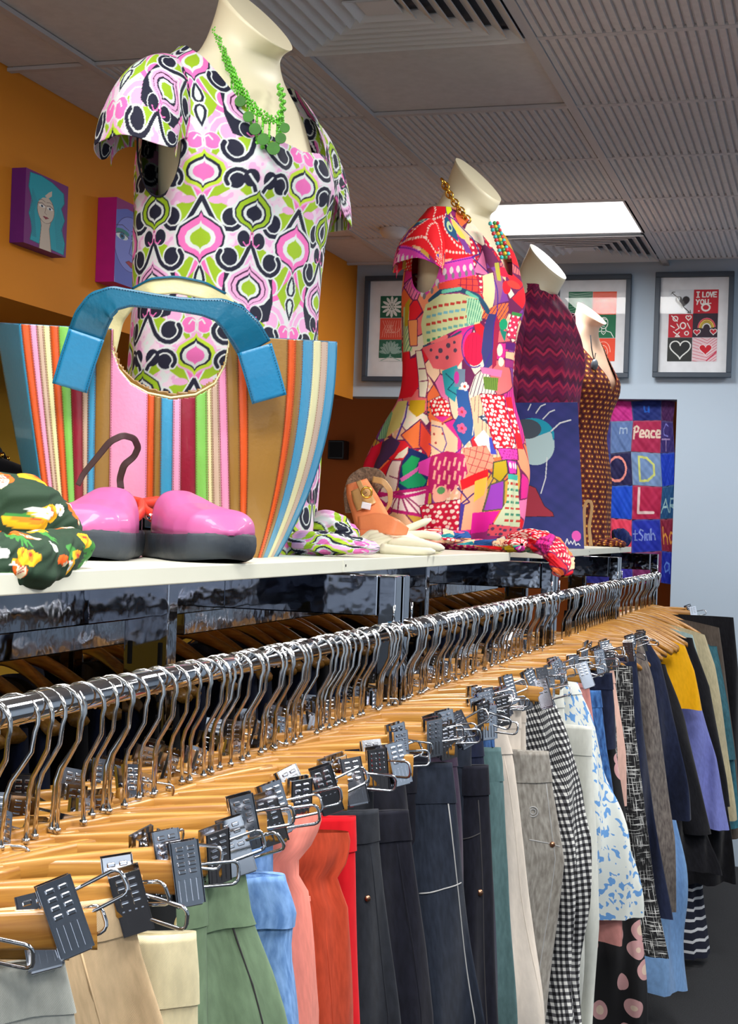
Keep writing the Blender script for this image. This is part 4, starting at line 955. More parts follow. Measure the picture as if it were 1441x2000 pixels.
# hooks along the far two racks
for (y0, y1, n_) in ((3.72, 4.74, 20), (4.88, 5.86, 12)):
    for k in range(n_):
        hy = y0+(y1-y0)*(k+rnd.uniform(.2, .8))/n_
        hanger(RX, hy, RZ, .75+rnd.uniform(-.15, .15)-.35*(k/n_), 'shirt', 'curved wooden shirt hanger among many on the %s front rail' % RN(hy), 'shirt hangers on the %s front rail' % RN(hy), pale=(k % 3 == 0))
# shirt hangers with dark clothes on the far side of the first racks
def farcloth(y, mat, sd):
    t = empty('shirt', (FX, y, FZ), -.5); m = 33; P = []
    for i, x in enumerate(np.linspace(-.2, .205, m)):
        q = abs(x)/.215; z = -.118-.075*q**1.7+.012
        z -= .012
        if q < .66: z -= .034
        P.append((x, z))
    v = np.linspace(0, 1, 12); fr = []
    for sgn in (1, -1):
        xs_ = P if sgn == 1 else P[::-1]
        for x, z in xs_:
            fr.append([(x+.03*q*np.sign(x), sgn*(.008+.012*min(1, q*3))+.018*(abs(x)/.215)**2+.006*math.sin(x*50+sd+q*3), z-(.75*q)) for q in v])
    A = np.array(fr); uv = np.stack(np.meshgrid(np.linspace(0, .85, len(fr)), np.linspace(0, .75, 12), indexing='ij'), -1)
    surf('cloth_body', A, mat, t, wrap=True, uv=uv)
    tag(t, 'dark navy or black shirt on the back rail of the %s chrome rack' % RN(y), 'shirt', 'dark shirts on the back rail of the %s rack' % RN(y))
ks = [1.55+.088*k+.02*math.sin(k*2.3) for k in range(46)]
ks = [y for y in ks if all(abs(y-r) > .04 for r in RY) and y < 5.85]
for k, y in enumerate(ks):
    hanger(FX, y, FZ-.0, -.5+.1*math.sin(k*3), 'shirt', 'curved wooden hanger on the back rail of the %s chrome rack' % RN(y), 'hangers on the back rail of the %s rack' % RN(y), pale=True)
    farcloth(y+.004, M['navy'] if k % 3 else M['black'], k)
# ================================================================== MANNEQUINS
def interp_tab(tab, z):
    tab = np.array(tab); out = []
    zz = np.linspace(tab[0, 0], tab[-1, 0], 400); k = np.ones(21)/21
    for j in range(1, tab.shape[1]):
        y = np.interp(zz, tab[:, 0], tab[:, j]); y = np.convolve(np.pad(y, 10, 'edge'), k, 'valid')
        out.append(np.interp(z, zz, y))
    return out
BODY = [(0, .14, .10, 0), (.15, .165, .118, 0), (.25, .165, .118, 0), (.42, .125, .09, 0), (.55, .145, .108, .005), (.63, .155, .118, .014), (.70, .162, .105, .01), (.76, .168, .082, 0), (.79, .16, .068, -.004), (.812, .135, .064, -.006), (.83, .10, .062, -.002), (.85, .074, .061, .008), (.88, .061, .060, .022), (.90, .061, .061, .036), (.915, .064, .064, .046)]
def mannequin(name, loc, rz, skin, label, sc=1.0, shape=None):
    t = empty(name, loc, rz); tab = shape or BODY
    nz, nt_ = 110, 48; z = np.linspace(0, tab[-1][0], nz); a, b, yc = interp_tab(tab, z)
    th = np.arange(nt_)/nt_*2*PI; TH, Z = np.meshgrid(th, z, indexing='ij'); A, B, Y = a[None], b[None], yc[None]
    ce, se = np.cos(TH), np.sin(TH)
    X = A*ce; YY = B*se+Y
    # bust on the front
    zb = np.exp(-((Z-.625)/.05)**2)
    YY = YY+np.where(se > 0, 1, 0)*zb*.022*np.exp(-((np.abs(X)-.07)/.045)**2)
    k = np.clip((Z-.845)/.07, 0, 1); Zs = Z-k*(YY-Y)*1.0
    P = np.stack([X, YY, Zs], -1)*sc
    surf('torso', P, skin, t, wrap=True, capends=True)
    MB().tube([(0, 0, 0), (0, 0, .004)], .1, 24).build('base_plate', M['black'], t)
    tag(t, label, 'mannequin'); return t
def place(px, d, ang):
    p = at(px, 1050, d=d); return (p.x, p.y, BZ), ang
SMP = ((-.5, -.25), (.25, -.5), (.5, .25), (-.25, .5))
def radial_dress(name, t, tab, paint, zr, nth, nz, keepf, mat, folds, sc=1.0, thick=0, power=1.0, zscale=None):
    z = np.linspace(zr[0], zr[1], nz); a, b, yc = interp_tab(tab, z)
    nv_ = int(nth*.78); th = np.r_[np.linspace(R(-62), R(132), nv_), np.linspace(R(132), R(298), nth-nv_+2)[1:-1]]; TH, Z = np.meshgrid(th, z, indexing='ij')
    ce, se = np.cos(TH), np.sin(TH)
    ce2 = np.sign(ce)*np.abs(ce)**power; se2 = np.sign(se)*np.abs(se)**power
    D = folds(TH, Z)
    X = (a[None]+D)*ce2; Y = (b[None]+D)*se2+yc[None]
    zb = np.exp(-((Z-.62)/.055)**2); Y = Y+np.where(se > 0, 1, 0)*zb*.012*np.exp(-((np.abs(X)-.08)/.05)**2)
    keep = keepf(X, Y, Z, TH); P = np.stack([X, Y, Z], -1)*sc
    arc_ = np.cumsum(np.r_[0, np.hypot(np.diff(X[:, nz//2]), np.diff(Y[:, nz//2]))])
    S = np.repeat(arc_[:, None], nz, 1)
    c = None
    if paint:
        ds, dz = .0006, .0006; c = sum(np.asarray(paint(S+a_*ds, Z+b_*dz, TH+a_*ds/.16), float) for a_, b_ in SMP)/len(SMP)
    return surf(name, P, mat, t, wrap=True, col=c, keep=keep, thick=thick, uv=np.stack([S, Z], -1))
NAVY_, LIME, PINK, PALE, WH, LPK = (26, 28, 48), (146, 180, 34), (222, 108, 176), (220, 196, 212), (206, 212, 212), (218, 162, 202)
OG = [(0, -1.25), (.10, -1.02), (.42, -.82), (.84, -.5), (1, -.08), (.95, .32), (.7, .64), (.3, .82), (.1, .98), (0, 1.2)]
OGP = OG+[(-x, y) for x, y in OG[::-1][1:-1]]
def chaikin(p, n=2):
    for _ in range(n):
        q = [p[0]]
        for a, b in zip(p[:-1], p[1:]): q += [(a[0]*.75+b[0]*.25, a[1]*.75+b[1]*.25), (a[0]*.25+b[0]*.75, a[1]*.25+b[1]*.75)]
        p = q+[p[-1]]
    return p
def psy(S, Z):
    """retro scroll print: two mirrored columns 0.088 m apart, repeat 0.29 m; S, Z in metres"""
    x = np.asarray(S)*1140.0/1.0; x = np.abs((x+100) % 200-100); y = (-np.asarray(Z)*1140.0) % 335
    base = Canvas(x, y, PALE)
    bl = wob(np.asarray(S)*30, np.asarray(Z)*30, 2.0); base.put(bl > .25, LPK); base.put(bl < -.35, WH)
    def loc(cx, cy):
        c = Canvas.__new__(Canvas); c.x = x-cx; c.y = (y-cy+167.5) % 335-167.5; c.c = base.c; c.clip = None; return c
    def onion(cx, cy, rx, ry, cols):
        c = loc(cx, cy)
        for k, (f, col) in enumerate(cols): c.poly([(px*rx*f, py*ry*f+(0 if k < 3 else 1)) for px, py in OGP], col)
    def scroll(cx, cy, sx, bx, by, br, ball, swoosh, lw, fill, up=1):
        """swoosh from (0,0) round a ball"""
        c = loc(cx, cy); s = up
        c.poly([(0, 0), (sx*bx*.35, s*by*.1), (sx*(bx-br*.6), s*(by-br*1.2)), (sx*(bx-br*.9), s*by), (sx*(bx-br*.2), s*(by+br*1.05)), (sx*bx*.5, s*(by+br*.9)), (sx*bx*.2, s*by*.75)], fill)
        c.ell(sx*bx, s*by, br+3.5, br+3.5, WH); c.ell(sx*bx, s*by, br, br, ball)
        p = [(0, 0), (sx*bx*.18, s*(by*.55)), (sx*bx*.5, s*(by+br*.85)), (sx*(bx-br*.1), s*(by+br*1.45)), (sx*(bx+br*.9), s*(by+br*.9)), (sx*(bx+br*1.25), s*by), (sx*(bx+br*.9), s*(by-br*.6))]
        p = chaikin(p, 1); D_ = c.dist(p); c.put(D_ <= lw/2+3, WH); c.put(D_ <= lw/2, swoosh)
    # column A (axis x=0)
    scroll(0, 28, 1, 54, 50, 17, PINK, PINK, 10, LIME)
    c = loc(0, 90); c.poly([(0, -40), (22, -18), (34, 0), (22, 18), (0, 40), (-22, 18), (-34, 0), (-22, -18)], LIME)
    scroll(0, 196, 1, 50, 56, 18, LPK, LPK, 10, LIME, up=-1)
    for yy, s in ((70, 1), (112, -1)):
        c = loc(0, yy); pt = [(0, -24*s), (9, -6*s), (12, 8*s), (8, 17*s), (0, 20*s), (-8, 17*s), (-12, 8*s), (-9, -6*s)]
        c.poly([(a*1.25, b*1.2) for a, b in pt], WH); c.poly(pt, NAVY_); c.poly([(a*.55, b*.7+2*s) for a, b in pt], (200, 214, 206))
    c = loc(0, 160); c.ell(15, 0, 17, 17, WH); c.ell(15, 0, 15, 15, PINK); c.stroke([(2, 12), (2, -6), (10, -10), (16, -2)], 3, WH)
    scroll(0, 268, 1, 56, 40, 15, PINK, PINK, 9, LIME, up=-1)
    scroll(0, 262, 1, 56, 34, 17, NAVY_, NAVY_, 8, LIME)
    c = loc(0, 266); c.ell(26, 0, 15, 7, LPK)
    onion(0, 216, 36, 30, [(1.22, LPK), (1.08, (176, 206, 50)), (.86, NAVY_), (.72, WH), (.5, PINK)])
    onion(0, 0, 44, 38, [(1.16, WH), (1.05, NAVY_), (.96, PINK), (.66, WH), (.45, LIME)])
    # column B (axis x=100)
    c = loc(100, 96); c.poly([(-52, -36), (0, -48), (0, 60), (-46, 46), (-56, 10)], NAVY_)
    scroll(100, 2, -1, 46, 32, 17, NAVY_, NAVY_, 8, LIME)
    scroll(100, 138, -1, 48, 32, 17, NAVY_, NAVY_, 8, LIME)
    scroll(100, 262, -1, 44, 34, 15, NAVY_, NAVY_, 7, LIME, up=-1)
    onion(100, 85, 40, 33, [(1.28, WH), (1.14, LPK), (.98, (70, 20, 60)), (.92, LPK), (.72, NAVY_), (.6, WH), (.42, LIME)])
    onion(100, 283, 37, 31, [(1.2, WH), (1.08, NAVY_), (1.0, LIME), (.74, NAVY_), (.62, WH), (.45, NAVY_)])
    for yy in (332, 132):
        c = loc(100, yy); c.ell(-17, 0, 15.5, 17, WH); c.ell(-17, 0, 13.5, 15, NAVY_); c.stroke([(-2, -14), (-4, 8), (-12, 12), (-18, 6)], 2.6, PINK)
    c = loc(100, 222); c.ell(-18, 0, 14, 16, NAVY_); c.stroke([(-4, 14), (-14, 4), (-22, -6)], 4, WH)
    return base.c
# ------------------------------------------------- first mannequin
l1, r1 = place(428, 2.56, R(-108.4))
m1 = mannequin('mannequin', l1, r1, M['skin'], 'nearest cream mannequin wearing the pink, lime and navy swirl dress')
D1 = [(0, .186, .152, 0), (.2, .184, .15, 0), (.42, .172, .14, 0), (.55, .178, .144, .003), (.64, .186, .15, .01), (.72, .187, .132, .006), (.77, .184, .105, 0), (.795, .178, .084, -.002), (.812, .165, .07, -.004), (.826, .14, .062, -.005), (.836, .12, .058, -.005)]
def keep1(X, Y, Z, TH, sc=1.0):
    hw = .082+.05*np.clip((Z-.68)/.14, 0, 1)**.8
    zb = .672+.012*np.abs(X)/.08
    cut = (Y > -.01) & (Z > zb) & (np.abs(X) < hw)
    cut |= (Y <= -.01) & (Z > .79) & (np.abs(X) < .125)
    cut |= ((Y/.05)**2+((Z-.665)/.088)**2 < 1) & (np.abs(X) > .1)
    return ~cut
def folds1(TH, Z):
    q = np.clip((.7-Z)/.7, 0, 1)
    return .0025*np.sin(TH*5+Z*9)+.002*np.sin(TH*9-Z*14+1)+.006*q*np.sin(TH*7+1.3+Z*2)+.0015*np.sin(TH*21+Z*30)*np.exp(-((Z-.62)/.1)**2)
dress1 = empty('dress', l1, r1)
SB = .150     # arc position of the front seam (column B)
radial_dress('dress_body', dress1, D1, lambda S, Z, TH: psy(S-SB+.0877, Z-.0-.2145), (.0, .836), 640, 700, keep1, M['vc'], folds1, power=.92)
def cap_sleeve(parent, side, paint, mat, zc=.685, hz=.118, hy=.062, out=.095, drop=.15, x0=.172, nt_=90, nr=70, name='sleeve', spread=.45):
    tt = np.linspace(R(-12), R(192), nt_)[:, None]; r = np.linspace(0, 1, nr)[None]
    up = np.clip(np.sin(tt), 0, 1)
    X = x0+.006*(1-up)+out*np.sin(r*PI/2)*(.35+.65*up)+.0015*np.sin(tt*7+r*5)*r
    Y = hy*np.cos(tt)*(1+spread*r*(.4+.6*up))
    Z = zc+hz*np.sin(tt)-drop*r**1.7*(.25+.75*up**.7)+.0012*np.sin(tt*6)*r
    P = np.stack([side*X, Y+0*r, Z], -1)
    c = paint(hy*1.5*tt+0*r, -(.17*r)+0*tt)
    return surf(name, P, mat, parent, col=c, thick=.0016)
cap_sleeve(dress1, 1, lambda s, h: psy(s+.03, h), M['vc'], out=.115, drop=.16, zc=.69, hz=.12, nt_=200, nr=150)
cap_sleeve(dress1, -1, lambda s, h: psy(s+.05, h+.1), M['vc'], drop=.20, out=.115)
# armhole and neckline hems
nb = MB()
for sgn in (1, -1): 
    nb.tube([(sgn*(.1815+.004*math.sin(a)), .050*math.cos(a), .665+.088*math.sin(a)) for a in np.linspace(0, 2*PI, 30)[:-1]], .0018, 6, closed=True)
nb.build('armhole_trim', plain('trim_navy', (30, 30, 48), .8), dress1, True)
tag(dress1, 'short-sleeved dress in a pink, lime green and navy swirl print', 'dress')
def roll(name, pts, rad, mat, parent, paintf, flat=.6, wr=.25, n=72, m=90, seed=0.0, smooth=True):
    """crumpled cloth lying along a path"""
    pts = np.array(pts, float); k = np.linspace(0, len(pts)-1, m); P0 = np.stack([np.interp(k, range(len(pts)), pts[:, i]) for i in range(3)], -1)
    ker = np.ones(9)/9
    for i in range(3): P0[:, i] = np.convolve(np.pad(P0[:, i], 4, 'edge'), ker, 'valid')
    rr = np.interp(k, range(len(rad)), rad)
    T = np.gradient(P0, axis=0); T /= np.linalg.norm(T, axis=1)[:, None]+1e-9
    side = np.cross(T, (0, 0, 1)); side /= np.linalg.norm(side, axis=1)[:, None]+1e-9; up = np.cross(side, T)
    a = np.arange(n)/n*2*PI
    A, K = np.meshgrid(a, np.linspace(0, 1, m), indexing='ij')
    R_ = rr[None]*(1+wr*wob(np.cos(A)*1.1+K*4, np.sin(A)*1.1-K*3, seed)+wr*.5*np.sin(A*5+K*14+seed)*np.sin(K*9+seed))*np.clip(np.sin(np.clip(K, .001, .999)*PI)*6, .05, 1)**.5
    P = P0[None]+side[None]*(R_*np.cos(A))[..., None]+up[None]*(R_*np.sin(A)*flat)[..., None]
    c = paintf(A*rr.mean(), K*np.linalg.norm(np.diff(P0, axis=0), axis=1).sum()) if paintf else None
    uv = np.stack([A*rr.mean(), K], -1)
    return surf(name, P, mat, parent, wrap=True, col=c, uv=uv)
o1 = Vector(l1)
W1 = lambda px, py, d: (Matrix.Rotation(-r1, 3, 'Z') @ (at(px, py, d=d)-o1))
def onb(px, d, h, base=BZ): 
    p = at(px, 1050, d=d); return Vector((p.x, p.y, base+h))
def ploc(o, rz, p): return Matrix.Rotation(-rz, 3, 'Z') @ (Vector(p)-Vector(o))
roll('hem_fold', [ploc(l1, r1, onb(548, 2.52, .02)), ploc(l1, r1, onb(600, 2.48, .022)), ploc(l1, r1, onb(660, 2.47, .02)), ploc(l1, r1, onb(742, 2.5, .016))], [.03, .032, .028, .016], M['vc'], dress1, lambda s, h: psy(s*1.2, h), .62, .16, seed=1.0, n=120, m=200)
roll('hem_fold', [ploc(l1, r1, onb(590, 2.64, .03)), ploc(l1, r1, onb(640, 2.6, .045)), ploc(l1, r1, onb(700, 2.58, .028))], [.035, .04, .018], M['vc'], dress1, lambda s, h: psy(s*1.2+.1, h), .8, .18, seed=2.0, n=120, m=160)

SMP = ((-.35, -.35), (.35, .35))
# ------------------------------------------------- second mannequin, patchwork dress
l2, r2 = place(882, 3.80, R(-108.4))
SH2 = [(z*1.03, a*.95, b*.95, y) for z, a, b, y in BODY]
m2 = mannequin('mannequin', l2, r2, M['skin'], 'second cream mannequin wearing the red patchwork dress', shape=SH2)
D2 = [(0, .185, .16, -.01), (.08, .215, .19, -.02), (.2, .228, .20, -.022), (.30, .195, .17, -.01), (.37, .168, .136, 0), (.42, .16, .128, 0), (.55, .166, .134, .003), (.66, .174, .14, .01), (.74, .176, .124, .006), (.79, .174, .1, 0), (.82, .168, .08, -.002), (.836, .15, .066, -.004), (.852, .12, .058, -.005)]
def keep2(X, Y, Z, TH):
    hw = .012+.078*np.clip((Z-.69)/.15, 0, 1)
    cut = (Y > -.01) & (Z > .69) & (np.abs(X) < hw)
    cut |= (Y <= -.01) & (Z > .82) & (np.abs(X) < .10)
    cut |= ((Y/.045)**2+((Z-.70)/.07)**2 < 1) & (np.abs(X) > .1)
    return ~cut
def folds2(TH, Z):
    q = np.clip((.38-Z)/.38, 0, 1)
    return .002*np.sin(TH*5+Z*9)+.0015*np.sin(TH*11-Z*14+1)+.010*q*np.sin(TH*9+1.3+Z*3)+.005*q*np.sin(TH*17+Z*5)
DK, PEACH, RED, CRIM, MAG, ORG, MINT, BLUE, PUR, CRM, SAL, GRN = (60, 30, 90), (246, 190, 150), (232, 28, 44), (200, 14, 60), (222, 40, 140), (244, 112, 60), (198, 216, 160), (40, 84, 150), (130, 60, 150), (240, 226, 200), (236, 110, 110), (20, 150, 96)
def patch2(px, py):
    px = np.asarray(px, float)+0*np.asarray(py, float); py = np.asarray(py, float)+0*px
    c = Canvas(px, py, PEACH); rs = np.random.RandomState(5)
    # small random patches first
    sx, sy = rs.uniform(560, 1300, 330), rs.uniform(380, 1130, 330); pal = [PEACH, RED, CRIM, MAG, ORG, SAL, (250, 150, 110), CRM, PUR, (240, 120, 170), (250, 206, 170), RED, PEACH, (206, 160, 60), (150, 40, 110)]
    best = np.full(c.x.shape, 1e9); sec = best.copy(); idx = np.zeros(c.x.shape, int)
    for i in range(330):
        q = np.hypot(c.x-sx[i], (c.y-sy[i])*.7); m = q < best; sec = np.where(m, best, np.minimum(sec, q)); idx[m] = i; best = np.minimum(best, q)
    palA = np.array(pal); c.c[:] = palA[idx % len(pal)]
    k = idx % 5 == 2; c.put(k & (np.hypot((c.x % 11)-5.5, (c.y % 11)-5.5) < 3), (250, 220, 200))
    k = idx % 7 == 3; c.put(k & ((c.x+c.y*.4) % 8 < 1.6), DK)
    c.put(sec-best < 1.6, (110, 30, 80))
    def dp(pts, bg, fg, pitch=12, r=3.6): c.poly(pts, bg, (120, 20, 60), 1.5); c.dots(pts, pitch, r, fg)
    # bodice
    P_ = [(770, 445), (800, 392), (850, 385), (875, 430), (872, 470), (925, 520), (850, 530), (790, 545), (752, 520)]
    c.poly(P_, (228, 20, 34))
    for pl in ([(808, 402), (838, 428), (843, 450), (850, 475), (846, 512)], [(800, 470), (830, 452), (870, 440), (872, 470), (890, 498), (925, 512)], [(810, 520), (850, 508), (880, 514), (925, 512)], [(795, 470), (780, 490), (760, 505)], [(860, 398), (880, 425), (872, 460)]):
        pa = np.array(pl, float); L = np.r_[0, np.cumsum(np.hypot(*np.diff(pa, axis=0).T))]
        for s in np.arange(0, L[-1], 7.5): c.ell(np.interp(s, L, pa[:, 0]), np.interp(s, L, pa[:, 1]), 2.7, 2.9, (250, 210, 196))
    c.poly([(842, 388), (870, 388), (896, 425), (884, 438), (862, 410)], (226, 232, 30), (60, 40, 120), 1.5); c.poly([(892, 430), (930, 470), (925, 500), (895, 470)], (240, 200, 150)); c.poly([(898, 440), (915, 470), (920, 482), (908, 486), (896, 462)], (244, 214, 90))
    c.poly([(876, 444), (884, 440), (900, 470), (898, 492), (878, 478), (872, 462)], (30, 84, 124)); c.ell(885, 462, 7, 11, (190, 214, 160)); c.ell(886, 464, 3.5, 5, (30, 84, 124))
    c.poly([(898, 480), (915, 486), (926, 514), (912, 512)], PUR)
    c.stroke([(880, 437), (905, 445), (935, 480), (943, 512), (925, 520), (960, 548)], 2.5, (50, 40, 130))
    dp([(775, 500), (800, 500), (808, 540), (770, 540)], RED, (250, 200, 190), 7, 2.2); c.poly([(785, 515), (797, 512), (808, 520), (797, 530)], (250, 150, 70)); c.ell(796, 522, 5, 5, (80, 60, 160))
    c.poly([(798, 552), (840, 540), (925, 518), (932, 555), (850, 575), (828, 598), (800, 575)], (226, 70, 180)); 
    for i in range(8): c.ell(824+i*14, 590-i*9 if i < 3 else 552-(i-3)*3, 4, 7, (226, 214, 214)); c.ell(828+i*14, 596-i*9 if i < 3 else 562-(i-3)*3, 3, 6, (130, 120, 130))
    c.stroke([(770, 580), (812, 548), (870, 535), (930, 520)], 2.2, (120, 30, 160))
    c.poly([(855, 575), (930, 555), (945, 600), (900, 588), (858, 590)], (240, 70, 60)); c.lines([(890, 565), (945, 555), (945, 600), (900, 590)], 12, 1.6, (150, 20, 70)); c.lines([(890, 565), (945, 555), (945, 600), (900, 590)], 12, 1.6, (150, 20, 70), PI/2)
    c.poly([(945, 555), (970, 545), (972, 612), (958, 620), (945, 592)], (236, 214, 160)); c.poly([(972, 540), (990, 545), (986, 600), (974, 612)], (150, 90, 130))
    c.stroke([(840, 605), (860, 590), (900, 585), (935, 595), (965, 622)], 9, (40, 80, 110)); c.stroke([(866, 590), (900, 583)], 7, (110, 200, 170)); c.stroke([(915, 590), (935, 600)], 7, (110, 200, 170))
    hp = [(832, 612), (860, 596), (900, 592), (935, 600), (955, 622), (954, 645), (905, 660), (830, 690), (825, 650)]
    c.poly(hp, (212, 216, 160))
    for r_ in range(5):
        for k_ in range(9):
            col = [(196, 60, 50), (120, 180, 190), (196, 60, 50), (110, 170, 160), (60, 140, 100)][r_]; cc = Canvas.mpoly(c, hp); q = (np.abs(c.x-(840+k_*12)) < (4.5 if r_ != 4 else 3.5)) & (np.abs(c.y-(612+r_*15-(k_-4)*2.2)) < 2.6); c.put(cc & q, col)
    c.stroke([(830, 692), (870, 686), (912, 664)], 4, (40, 84, 110))
    c.poly([(915, 600), (940, 602), (958, 640), (925, 650)], (180, 224, 180)); c.lines([(915, 600), (940, 602), (958, 640), (925, 650)], 5, 1.4, (40, 140, 110))
    c.poly([(826, 695), (915, 668), (920, 715), (900, 740), (850, 735)], (232, 96, 104)); 
    for x, y, r_ in ((866, 701, 5), (884, 691, 5), (900, 700, 4), (858, 714, 3.5), (882, 714, 4), (898, 685, 3), (845, 700, 3)): c.ell(x, y, r_, r_, (80, 60, 80))
    c.ell(945, 695, 25, 32, (228, 12, 70)); c.stroke(arc(945, 692, 30, 38, 60, 260, 16), 2.6, (90, 50, 150)); c.lines([(930, 670), (960, 670), (960, 720), (930, 720)], 10, 1, (190, 0, 60))
    c.poly([(968, 625), (985, 625), (990, 720), (972, 735), (962, 700)], (60, 60, 120)); c.poly([(985, 625), (1000, 640), (1000, 720), (990, 730)], (170, 30, 70)); c.stroke([(972, 560), (985, 620), (988, 690), (965, 735)], 2.4, (70, 40, 140))
    c.ell(1007, 640, 9, 11, (20, 160, 110)); c.poly([(1000, 650), (1016, 652), (1014, 672)], (20, 130, 110)); c.ell(1005, 690, 6, 12, CRM); c.ell(1009, 712, 5, 9, CRM)
    dp([(1018, 615), (1034, 612), (1036, 662), (1018, 664)], (226, 50, 90), (250, 240, 230), 9, 2.2); c.poly([(1018, 612), (1036, 612), (1036, 618), (1018, 619)], (60, 140, 70))
    for y, col in ((672, (90, 20, 110)), (690, PEACH), (706, (160, 40, 120))): c.poly([(1016, y), (1040, y-2), (1040, y+13), (1016, y+14)], col, (120, 20, 90), 1)
    c.ell(997, 570, 9, 13, (226, 20, 40)); c.ell(1012, 560, 14, 8, (230, 60, 50)); c.ell(1000, 492, 7, 7, (60, 40, 90)); c.dots([(992, 484), (1008, 484), (1008, 500), (992, 500)], 5, 1.7, CRM)
    c.ell(992, 540, 10, 10, (230, 20, 60)); c.poly([(975, 525), (984, 522), (986, 560), (978, 560)], (180, 170, 60))
    # side strip
    c.poly([(780, 610), (800, 612), (806, 700), (782, 700)], MINT); c.lines([(780, 640), (800, 640), (806, 700), (782, 700)], 6, 1.4, (60, 150, 110), .5)
    c.poly([(786, 606), (800, 596), (800, 650), (790, 650)], (200, 170, 30)); c.poly([(800, 640), (818, 640), (816, 690), (802, 690)], (244, 150, 90), (120, 30, 80), 1.5)
    c.poly([(782, 718), (815, 712), (822, 770), (812, 790), (780, 792)], (232, 14, 44)); c.poly([(812, 700), (826, 700), (840, 760), (838, 792), (826, 790)], CRM, (130, 20, 80), 1.6); c.stroke([(820, 735), (834, 735)], 2, (130, 20, 80)); c.stroke([(824, 760), (840, 758)], 2, (130, 20, 80))
    # waist
    c.poly([(870, 740), (905, 728), (915, 760), (900, 800), (880, 785)], (40, 150, 160)); c.stroke([(880, 745), (900, 760), (885, 775), (905, 785)], 2, (20, 60, 90)); c.poly([(900, 735), (925, 735), (925, 770), (900, 770)], (110, 130, 150)); c.ell(905, 752, 6, 12, (200, 50, 150))
    c.poly([(905, 775), (932, 775), (934, 860), (905, 885), (888, 845), (905, 822)], (36, 84, 150)); 
    for x, y in ((912, 818), (906, 850)):
        for a in range(5): c.ell(x+6*math.cos(a*1.257), y+6*math.sin(a*1.257), 4.4, 4.4, (232, 90, 140))
        c.ell(x, y, 3, 3, (200, 40, 60))
    for a in range(5): c.ell(924+6*math.cos(a*1.257), 768+5*math.sin(a*1.257), 4.4, 4, (248, 230, 226))
    c.ell(924, 768, 3, 3, (220, 70, 40)); c.stroke([(934, 780), (936, 830), (926, 862)], 2, (240, 214, 190))
    c.poly([(960, 728), (1012, 728), (1010, 742), (965, 740)], (240, 120, 170)); c.poly([(968, 746), (1006, 744), (1002, 770), (970, 770)], (110, 140, 50)); c.lines([(968, 746), (1006, 744), (1002, 770), (970, 770)], 5, 1, (70, 100, 40))
    # skirt
    c.poly([(778, 796), (802, 796), (790, 850), (762, 870), (752, 840)], (226, 214, 130)); c.poly([(760, 810), (768, 820), (760, 870), (740, 872)], (150, 206, 160)); c.lines([(760, 810), (768, 820), (760, 870), (740, 872)], 4, 1.2, (50, 120, 100))
    c.poly([(808, 796), (836, 796), (832, 820), (818, 830), (806, 815)], (206, 160, 20)); c.dots([(836, 796), (850, 800), (842, 830), (832, 824)], 9, 2, (40, 60, 70))
    h_ = [(844, 798), (868, 788), (886, 800), (888, 826), (868, 838), (848, 824)]; dp(h_, (228, 14, 36), (250, 236, 220), 8, 2.9)
    c.poly([(852, 828), (885, 828), (868, 840)], MAG)
    c.poly([(792, 866), (824, 834), (842, 860), (832, 890), (806, 892)], (248, 120, 60), (110, 30, 90), 2); c.stroke([(803, 800), (800, 830), (785, 870), (768, 905)], 3, (90, 60, 170)); c.poly([(824, 838), (846, 870), (838, 910), (818, 886)], (240, 70, 50), (110, 30, 90), 1.8)
    c.poly([(750, 880), (775, 868), (790, 880), (764, 930), (745, 940)], (76, 46, 90)); c.poly([(725, 890), (750, 875), (744, 935), (720, 930)], (232, 14, 60)); c.poly([(764, 935), (790, 895), (786, 930), (770, 965)], (216, 16, 36))
    c.poly([(845, 835), (872, 842), (895, 870), (890, 900), (862, 925), (840, 905)], (248, 200, 160)); 
    for x, y in ((849, 863), (868, 843), (851, 880), (866, 862)): c.ell(x, y, 2.2, 2.4, (190, 60, 60))
    c.stroke([(846, 846), (866, 850), (872, 880), (862, 900), (850, 918)], 2, (90, 60, 150)); c.stroke([(838, 882), (860, 898), (885, 900), (905, 885)], 2.2, (110, 50, 150))
    c.poly([(936, 790), (960, 780), (975, 900), (950, 905), (930, 870)], (248, 190, 150)); c.lines([(936, 790), (960, 780), (975, 900), (950, 905)], 8, 1, (90, 60, 80), .25)
    c.poly([(944, 826), (968, 816), (970, 846)], (40, 60, 90)); c.dots([(944, 826), (968, 816), (970, 846)], 6, 2, WH)
    c.poly([(928, 870), (950, 850), (964, 870), (954, 900), (940, 895)], (230, 232, 226)); c.poly([(958, 865), (968, 862), (968, 896), (956, 896)], (60, 70, 180))
    dp([(958, 780), (1012, 776), (1016, 880), (966, 886)], (206, 12, 40), (250, 232, 220), 9, 3.3); c.poly([(1014, 780), (1034, 776), (1030, 880), (1018, 880)], (216, 14, 36)); c.dots([(1014, 800), (1034, 800), (1030, 850), (1018, 850)], 11, 3.6, (250, 226, 214))
    dp([(972, 884), (1018, 880), (1016, 902), (976, 906)], (230, 60, 170), (150, 20, 120), 6, 1.3)
    c.poly([(900, 888), (950, 880), (966, 920), (920, 940), (906, 925)], (250, 150, 120)); c.lines([(900, 888), (950, 880), (966, 920), (920, 940)], 12, 1.2, (170, 50, 60), .3); c.lines([(900, 888), (950, 880), (966, 920), (920, 940)], 14, 1.2, (170, 50, 60), 1.8)
